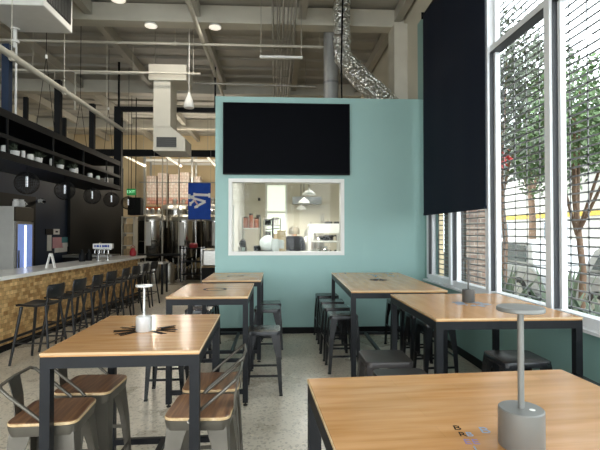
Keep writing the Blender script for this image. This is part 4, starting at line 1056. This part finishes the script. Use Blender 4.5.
MB().box(-.06, -.07, 0, .06, .07, .2).build('body', 'black', t); MB().lathe([(.03, .2), (.055, .3), (.055, .31)], (0, 0, 0), 14).build('hopper', 'louver', t)

def small(name, label, cat, x, y_, z, r, h, mat, lid, group):
    t = thing(name, label, cat, (x, y_, z), 0, group)
    MB().lathe([(r*.94, 0), (r, .006), (r, h*.72), (r*.55, h*.86), (r*.5, h*.9)], (0, 0, 0), 16).build('body', mat, t, True)
    MB().lathe([(r*.58, h*.88), (r*.58, h), (.001, h+.002)], (0, 0, 0), 14).build('lid', lid, t)
seq = ('first', 'second', 'third', 'fourth', 'fifth', 'sixth', 'seventh', 'eighth')
for i, (x, r, h, mt) in enumerate(((-.18, .045, .28, 'copper'), (-.06, .06, .20, 'louver'), (.06, .04, .34, 'steel'), (.70, .06, .22, 'black'), (.84, .045, .30, 'steel'), (.96, .055, .24, 'copper'), (1.08, .05, .33, 'louver'), (1.22, .06, .22, 'steel'))):
    small('kitchen_bottle', '%s bottle from the left along the far kitchen table' % seq[i], 'bottle', x, 11.86, 1.2, r, h, mt, 'black', 'bottles on the far kitchen table')
for i, (x, y_, r, h, mt) in enumerate(((.86, 8.95, .05, .16, 'black'), (1.0, 9.05, .06, .22, 'steel'), (1.38, 9.0, .055, .25, 'louver'), (1.50, 8.92, .045, .19, 'copper'), (1.62, 9.05, .06, .24, 'black'))):
    small('canister', '%s canister from the left on the right kitchen table' % seq[i], 'canister', x, y_, 1.14, r, h, mt, 'steel', 'canisters on the right kitchen table')
shelfunit('tall kitchen wire shelf of boxes behind the utensil rack', -.10, 11.45, .42, .34, (.4, 1.0, 1.42, 1.80), 2.0)
for i, (x, z, w_, h, mt) in enumerate(((-.20, 1.445, .07, .22, 'louver'), (-.01, 1.445, .09, .16, 'cardboard'), (-.20, 1.825, .08, .14, 'black'), (0, 1.825, .07, .2, 'paper'), (-.10, 1.025, .12, .26, 'charcoal'))):
    t = thing('storage_box', ('grey box left on the middle board of the tall kitchen shelf', 'tan box right on the middle board of the tall kitchen shelf', 'black box left on the top board of the tall kitchen shelf', 'white box right on the top board of the tall kitchen shelf', 'dark crate on the low board of the tall kitchen shelf')[i], 'box', (x, 11.45, z), 0, 'boxes on the tall kitchen shelf')
    MB().box(-w_, -.11, 0, w_, .11, h).build('body', mt, t, bevel=.008); MB().box(-w_-.004, -.114, h-.03, w_+.004, .114, h+.004).build('lid', mt, t)
# person in the kitchen, seen from behind
def skin_body(name, verts, edges, radii, mat, parent=None, sub=2, root=0):
    me = bpy.data.meshes.new(name); me.from_pydata(verts, edges, []); o = bpy.data.objects.new(name, me); C.objects.link(o)
    me.materials.append(M[mat])
    if parent: o.parent = parent
    o.modifiers.new('skin', 'SKIN').use_smooth_shade = True
    if not me.skin_vertices: me.skin_vertices.new()
    for i, r in enumerate(radii):
        me.skin_vertices[0].data[i].radius = (r if isinstance(r, tuple) else (r, r)); me.skin_vertices[0].data[i].use_root = (i == root)
    s_ = o.modifiers.new('sub', 'SUBSURF'); s_.levels = sub; s_.render_levels = sub
    return o
p = at(294.5, 240, 10.9)
pr = thing('person', 'person in a dark jacket and pale cap seen from behind in the kitchen', 'person', (p.x, p.y, 0))
V = [(0, 0, .95), (0, .01, 1.15), (0, .04, 1.42), (0, .09, 1.52), (0, .14, 1.58), (0, .18, 1.66),
     (.15, .04, 1.47), (.22, .08, 1.22), (.16, .30, 1.26), (-.15, .04, 1.47), (-.22, .08, 1.22), (-.16, .30, 1.26),
     (.10, 0, .90), (.11, .02, .50), (.11, -.02, .09), (.12, .12, .04), (-.10, 0, .90), (-.11, .02, .50), (-.11, -.02, .09), (-.12, .12, .04)]
E = [(0, 1), (1, 2), (2, 3), (3, 4), (4, 5), (2, 6), (6, 7), (7, 8), (2, 9), (9, 10), (10, 11), (0, 12), (12, 13), (13, 14), (14, 15), (0, 16), (16, 17), (17, 18), (18, 19)]
Rd = [(.15, .11), (.145, .11), (.16, .11),   .06, .065, .125, .065, .048, .036, .065, .048, .036, .09, .065, .045, .04, .09, .065, .045, .04]
for s_, w0 in ((1, 8), (-1, 11)):
    x, y_, z = V[w0]; V.append((x-s_*.02, y_+.08, z-.01)); E.append((w0, len(V)-1)); Rd.append(.034); pm = len(V)-1
    for k_, (dx, l_) in enumerate(((-.030, .07), (-.01, .08), (.01, .075), (.03, .06))):
        V.append((V[pm][0]+dx, V[pm][1]+l_*.6, V[pm][2])); E.append((pm, len(V)-1)); Rd.append(.010)
        V.append((V[pm][0]+dx, V[pm][1]+l_, V[pm][2]-.02)); E.append((len(V)-2, len(V)-1)); Rd.append(.008)
    V.append((V[w0][0]-s_*.05, V[w0][1]+.07, V[w0][2]+.01)); E.append((w0, len(V)-1)); Rd.append(.012)
skin_body('body', V, E, Rd, 'skin', pr)
jv = [(0, -.0, .80), (0, .0, 1.15), (0, .03, 1.42), (0, .08, 1.52), (.165, .04, 1.48), (.235, .07, 1.22), (.17, .27, 1.26), (-.165, .04, 1.48), (-.235, .07, 1.22), (-.17, .27, 1.26)]
skin_body('jacket', jv, [(0, 1), (1, 2), (2, 3), (2, 4), (4, 5), (5, 6), (2, 7), (7, 8), (8, 9)], [(.16, .13), (.165, .13), (.165, .13), .085, .08, .062, .05, .08, .062, .05], 'cloth_dark', pr)
tv_ = [(0, 0, 1.0), (.10, 0, .88), (.11, .02, .50), (.11, -.02, .10), (-.10, 0, .88), (-.11, .02, .50), (-.11, -.02, .10)]
skin_body('trousers', tv_, [(0, 1), (1, 2), (2, 3), (0, 4), (4, 5), (5, 6)], [(.165, .125), .105, .08, .07, .105, .08, .07], 'charcoal', pr)
MB().lathe([(.128, -.07), (.135, .0), (.118, .07), (.07, .115), (.001, .13)], (0, .18, 1.665), 20).box(-.07, .26, 1.655, .07, .36, 1.665)  .build('cap', 'cap', pr, True)
m = MB()
for sx in (-1, 1): m.box(sx*.07, .045, .0, sx*.16, .19, .09) if False else m.loft([[(sx*(.115+u*.05), v, z) for u, v in ((-1, -.08), (1, -.08), (1, .14), (0, .20), (-1, .14))] for z in (0, .05, .09)])
m.build('shoes', 'black', pr)

# ---------------------------------------------------------------- outside the windows
struct('ground', MB().box(XR+.15, -12, -.14, 5.6, 40, -.02), 'pave')
struct('ground_street', MB().box(5.6, -12, -.20, 15.2, 40, -.12), 'asphalt')
struct('ground_far_walk', MB().box(15.2, -12, -.2, 60, 40, -.04), 'pave')
struct('ground_front', MB().box(-25, -20, -.2, XR+.15, -4.15, -.05), 'pave')
# rolling grille across the storefront
sg = thing('security_grille', 'grey steel rod security grille across the outside of the street windows', 'security grille', (2.66, 1.2, -.02))
m = MB(); zc = .92; nrow = 0
while zc < 5.2:
    m.box(-.006, -2.5, zc-.007, .006, 6.1, zc+.007); zc += .078; nrow += 1
m.build('horizontal_rods', 'shutter', sg)
m = MB(); yy = -2.45
while yy < 6.1:
    for j in range(nrow-1):
        z_ = .92+.078*j; w_ = .012; m.box(-.009, yy-w_/2, z_-.01, -.004, yy+w_/2, z_+.088) if True else None
    yy += .235
m.build('link_strips', 'shutter', sg)
m = MB()
for y_ in (-2.55, 6.12): m.box(-.03, y_-.03, 0, .03, y_+.03, 5.25)
m.box(-.02, -2.55, .80, .02, 6.12, .86); m.build('guide_frame', 'shutter', sg)
t = struct('wall_exterior_pier', MB().box(2.78, 6.45, -.02, 3.18, 7.3, 5.8), 'brick')
t = struct('wall_exterior_return', MB().box(2.95, 8.5, -.02, 3.22, 9.5, 5.8), 'tan')
# building across the street
bd = thing('street_building', 'white building with a yellow band across the street', 'building', (16.5, 5, -.04))
MB().box(0, 0, 0, 8, 34, 7.5).build('wall', 'stucco', bd)
MB().box(-.06, 0, 2.55, 0, 34, 2.85).build('band', 'yellow', bd)
MB().box(-.5, 0, 7.2, 8.3, 34.2, 7.7).build('roof', 'stucco', bd)
for y_, w_ in ((8.5, 2.2), (13.5, 2.2), (19.5, 2.4), (26, 2.6)):
    f_ = MB().box(-.05, y_, 1.0, 0, y_+w_, 2.35).build('window', 'alu_frame', bd)
    MB().box(-.055, y_+.06, 1.06, -.051, y_+w_-.06, 2.29).build('pane', 'carglass', f_)
def car(label, x, y_, mat='carpaint'):
    t = thing('car', label, 'car', (x, y_, -.12), 0, 'cars parked along the street')
    pr_ = [(-2.2, .35), (-2.2, .80), (-1.95, .95), (-1.75, 1.45), (-1.45, 1.58), (.2, 1.58), (.95, 1.05), (2.0, .92), (2.22, .70), (2.22, .35)]
    low = [(-2.2, .35), (-2.2, .80), (-1.95, .98), (.9, 1.03), (2.0, .92), (2.22, .70), (2.22, .35)]
    hi_ = [(-1.95, .98), (-1.70, 1.45), (-1.45, 1.58), (.2, 1.58), (.95, 1.03)]
    MB().loft([[(sx*.82, a, b) for a, b in low] for sx in (-1, 1)]).build('body', mat, t, bevel=.06)
    cabn = MB().loft([[(sx*(.78-(b-1.0)*.22), a, b) for a, b in hi_] for sx in (-1, 1)]).build('cabin', mat, t, bevel=.05)
    m = MB()
    for sx in (-1, 1):
        for P in ([(-1.62, 1.06), (-1.45, 1.44), (-.55, 1.48), (-.55, 1.06)], [(-.45, 1.06), (-.45, 1.48), (.15, 1.48), (.70, 1.08)]):
            m.loft([[(sx*(.785-(b-1.0)*.22), a, b) for a, b in P], [(sx*(.80-(b-1.0)*.22), a, b) for a, b in P]])
    m.build('side_window', 'carglass', cabn)
    MB().loft([[(-.66, .98, 1.08), (.66, .98, 1.08), (.60, .30, 1.54), (-.60, .30, 1.54)], [(-.66, .96, 1.05), (.66, .96, 1.05), (.60, .28, 1.51), (-.60, .28, 1.51)]]).build('windshield', 'carglass', cabn)
    for sx in (-1, 1):
        for wy in (-1.4, 1.4):
            w_ = MB().lathe([(.20, -.10), (.33, -.10), (.34, -.06), (.34, .06), (.33, .10), (.20, .10)], (sx*.74, wy, .34), 24, 'X').build('wheel', 'rubber', t, True)
            MB().lathe([(.001, -.112), (.2, -.112), (.2, .112), (.001, .112)], (sx*.74, wy, .34), 16, 'X').build('hubcap', 'steel_soft', w_)
    MB().box(-.60, 2.19, .62, -.35, 2.235, .74).build('headlight', 'paper', t); MB().box(.35, 2.19, .62, .60, 2.235, .74).build('headlight', 'paper', t)
    return t
car('white parked car farther along the street, seen through the middle bay', 6.75, 12.1)
car('white parked car nearer, behind the right window mullion', 6.75, 6.6).rotation_euler = (0, 0, PI)
def cloud(m, c, rad, n, size, rnd):
    for _ in range(n):
        while True:
            v = Vector((rnd.uniform(-1, 1), rnd.uniform(-1, 1), rnd.uniform(-1, 1)))
            if v.length <= 1: break
        p = Vector((c[0]+v.x*rad[0], c[1]+v.y*rad[1], c[2]+v.z*rad[2]))
        a = Vector((rnd.gauss(0, 1), rnd.gauss(0, 1), rnd.gauss(0, 1))).normalized(); b = a.cross(Vector((rnd.gauss(0, 1), rnd.gauss(0, 1), rnd.gauss(0, 1)))).normalized()
        s_ = size*rnd.uniform(.6, 1.3)
        m.bm.faces.new([m.bm.verts.new(q) for q in (p-a*s_, p+b*s_*.45, p+a*s_, p-b*s_*.45)])
def tree(label, x, y_, blobs, mat, seed, trunk_r=.09, petals=None, leafsize=.075, trunk_h=3.2):
    rnd = random.Random(seed); t = thing('street_tree', label, 'tree', (x, y_, -.12), 0, 'street trees')
    m = MB()
    for c, rad, n in blobs: cloud(m, c, rad, n, leafsize, rnd)
    m.build('foliage', mat, t)
    m = MB().tube([(0, 0, 0), (.04, -.03, trunk_h*.5), (-.03, .05, trunk_h), (0, .1, trunk_h+1.3)], trunk_r, 10, trunk_r*.5)
    for c, rad, n in blobs[:5]: m.tube([(-.01, .03, trunk_h*.75), (c[0]*.5, c[1]*.5, (c[2]+trunk_h)*.5), c], trunk_r*.5, 8, trunk_r*.15)
    m.build('trunk', 'bark', t, True)
    if petals:
        m = MB()
        for c, rad, n in petals: cloud(m, c, rad, n, .06, rnd)
        m.build('blossom', 'petal', t)
    return t
tree('leafy street tree with a slim trunk at the right window edge', 4.7, 6.75, [((0, .2, 3.3), (.8, .8, .7), 1200), ((.2, -.7, 3.2), (.7, .8, .7), 1000), ((-.1, .6, 2.8), (.6, .6, .5), 600), ((0, -1.3, 3.0), (.7, .7, .6), 800), ((.1, .1, 4.0), (.8, .9, .6), 800)], 'leaf', 21, .06, None, .055, 2.3)
tree('sparse street tree with red blossom outside the middle bay', 4.75, 9.2, [((0, .1, 4.9), (.8, .9, 1.0), 900), ((-.1, -.4, 5.2), (.8, .8, 1.1), 900), ((.1, 1.2, 4.1), (.7, .9, .8), 600), ((.1, -.5, 3.4), (.7, .6, .6), 420), ((0, .8, 3.2), (.7, .8, .6), 420)], 'leaf_dark', 22, .06, [((-.5, -.5, 5.3), (.25, .3, .35), 40), ((-.4, -.7, 3.2), (.2, .22, .22), 40), ((-.4, .7, 4.9), (.2, .3, .3), 25)], .07)
tree('big dull green tree across the street behind the red blossom tree', 12.9, 22.1, [((0, 0, 6.0), (2.2, 2.6, 1.8), 1300), ((.2, -2.2, 7.2), (1.9, 2.2, 1.8), 1100), ((-.2, 2.2, 7.5), (1.9, 2.2, 2.0), 1100), ((0, .2, 9.4), (2.2, 2.8, 1.9), 1200)], 'leaf_dark', 23, .2, None, .17, 4.6)
def agave(label, x, y_, s, seed):
    rnd = random.Random(seed); t = thing('agave_plant', label, 'plant', (x, y_, -.02), 0, 'agave plants outside the windows')
    m = MB()
    for i in range(26):
        a = i*2.4+rnd.uniform(-.2, .2); e = .62+.85*(i/26); l_ = s*rnd.uniform(.75, 1.0)
        h_ = Vector((math.cos(a), math.sin(a), 0)); sd = Vector((-math.sin(a), math.cos(a), 0)); rg = []
        for u, w_ in ((0, .04), (.3, .055), (.65, .04), (1, .004)):
            c_ = h_*(l_*u*math.cos(e)+.03)+Vector((0, 0, l_*u*math.sin(e)-.25*l_*u*u*math.cos(e)+.05))
            rg.append([c_+sd*w_*s, c_+Vector((0, 0, -.012)), c_-sd*w_*s, c_+Vector((0, 0, .012))])
        m.loft(rg)
    m.build('leaves', 'agave', t)
    MB().lathe([(.06*s, 0), (.07*s, .08), (.03*s, .16)], (0, 0, 0), 10).build('stem', 'bark', t)
agave('grey green agave outside the middle window bay, farthest', 4.1, 8.0, 1.3, 1)
agave('grey green agave outside the middle window bay, nearer', 4.0, 6.2, 1.3, 2)
agave('grey green agave outside the right window bay', 3.7, 4.75, 1.3, 3)
agave('grey green agave near the right edge of the window view', 3.7, 3.2, 1.3, 4)
# tree in front of the shop, mirrored in the kitchen glass
tree('leafy tree on the pavement behind the viewer', .1, -7.0, [((0, 0, 3.6), (1.6, 1.2, 1.2), 900), ((-.8, 0, 2.8), (1.0, .9, .8), 400), ((.8, .2, 4.4), (1.2, .9, 1.0), 500), ((-1.6, 0, 4.2), (1.2, .9, 1.0), 400)], 'leaf', 31, .1, None, .1)
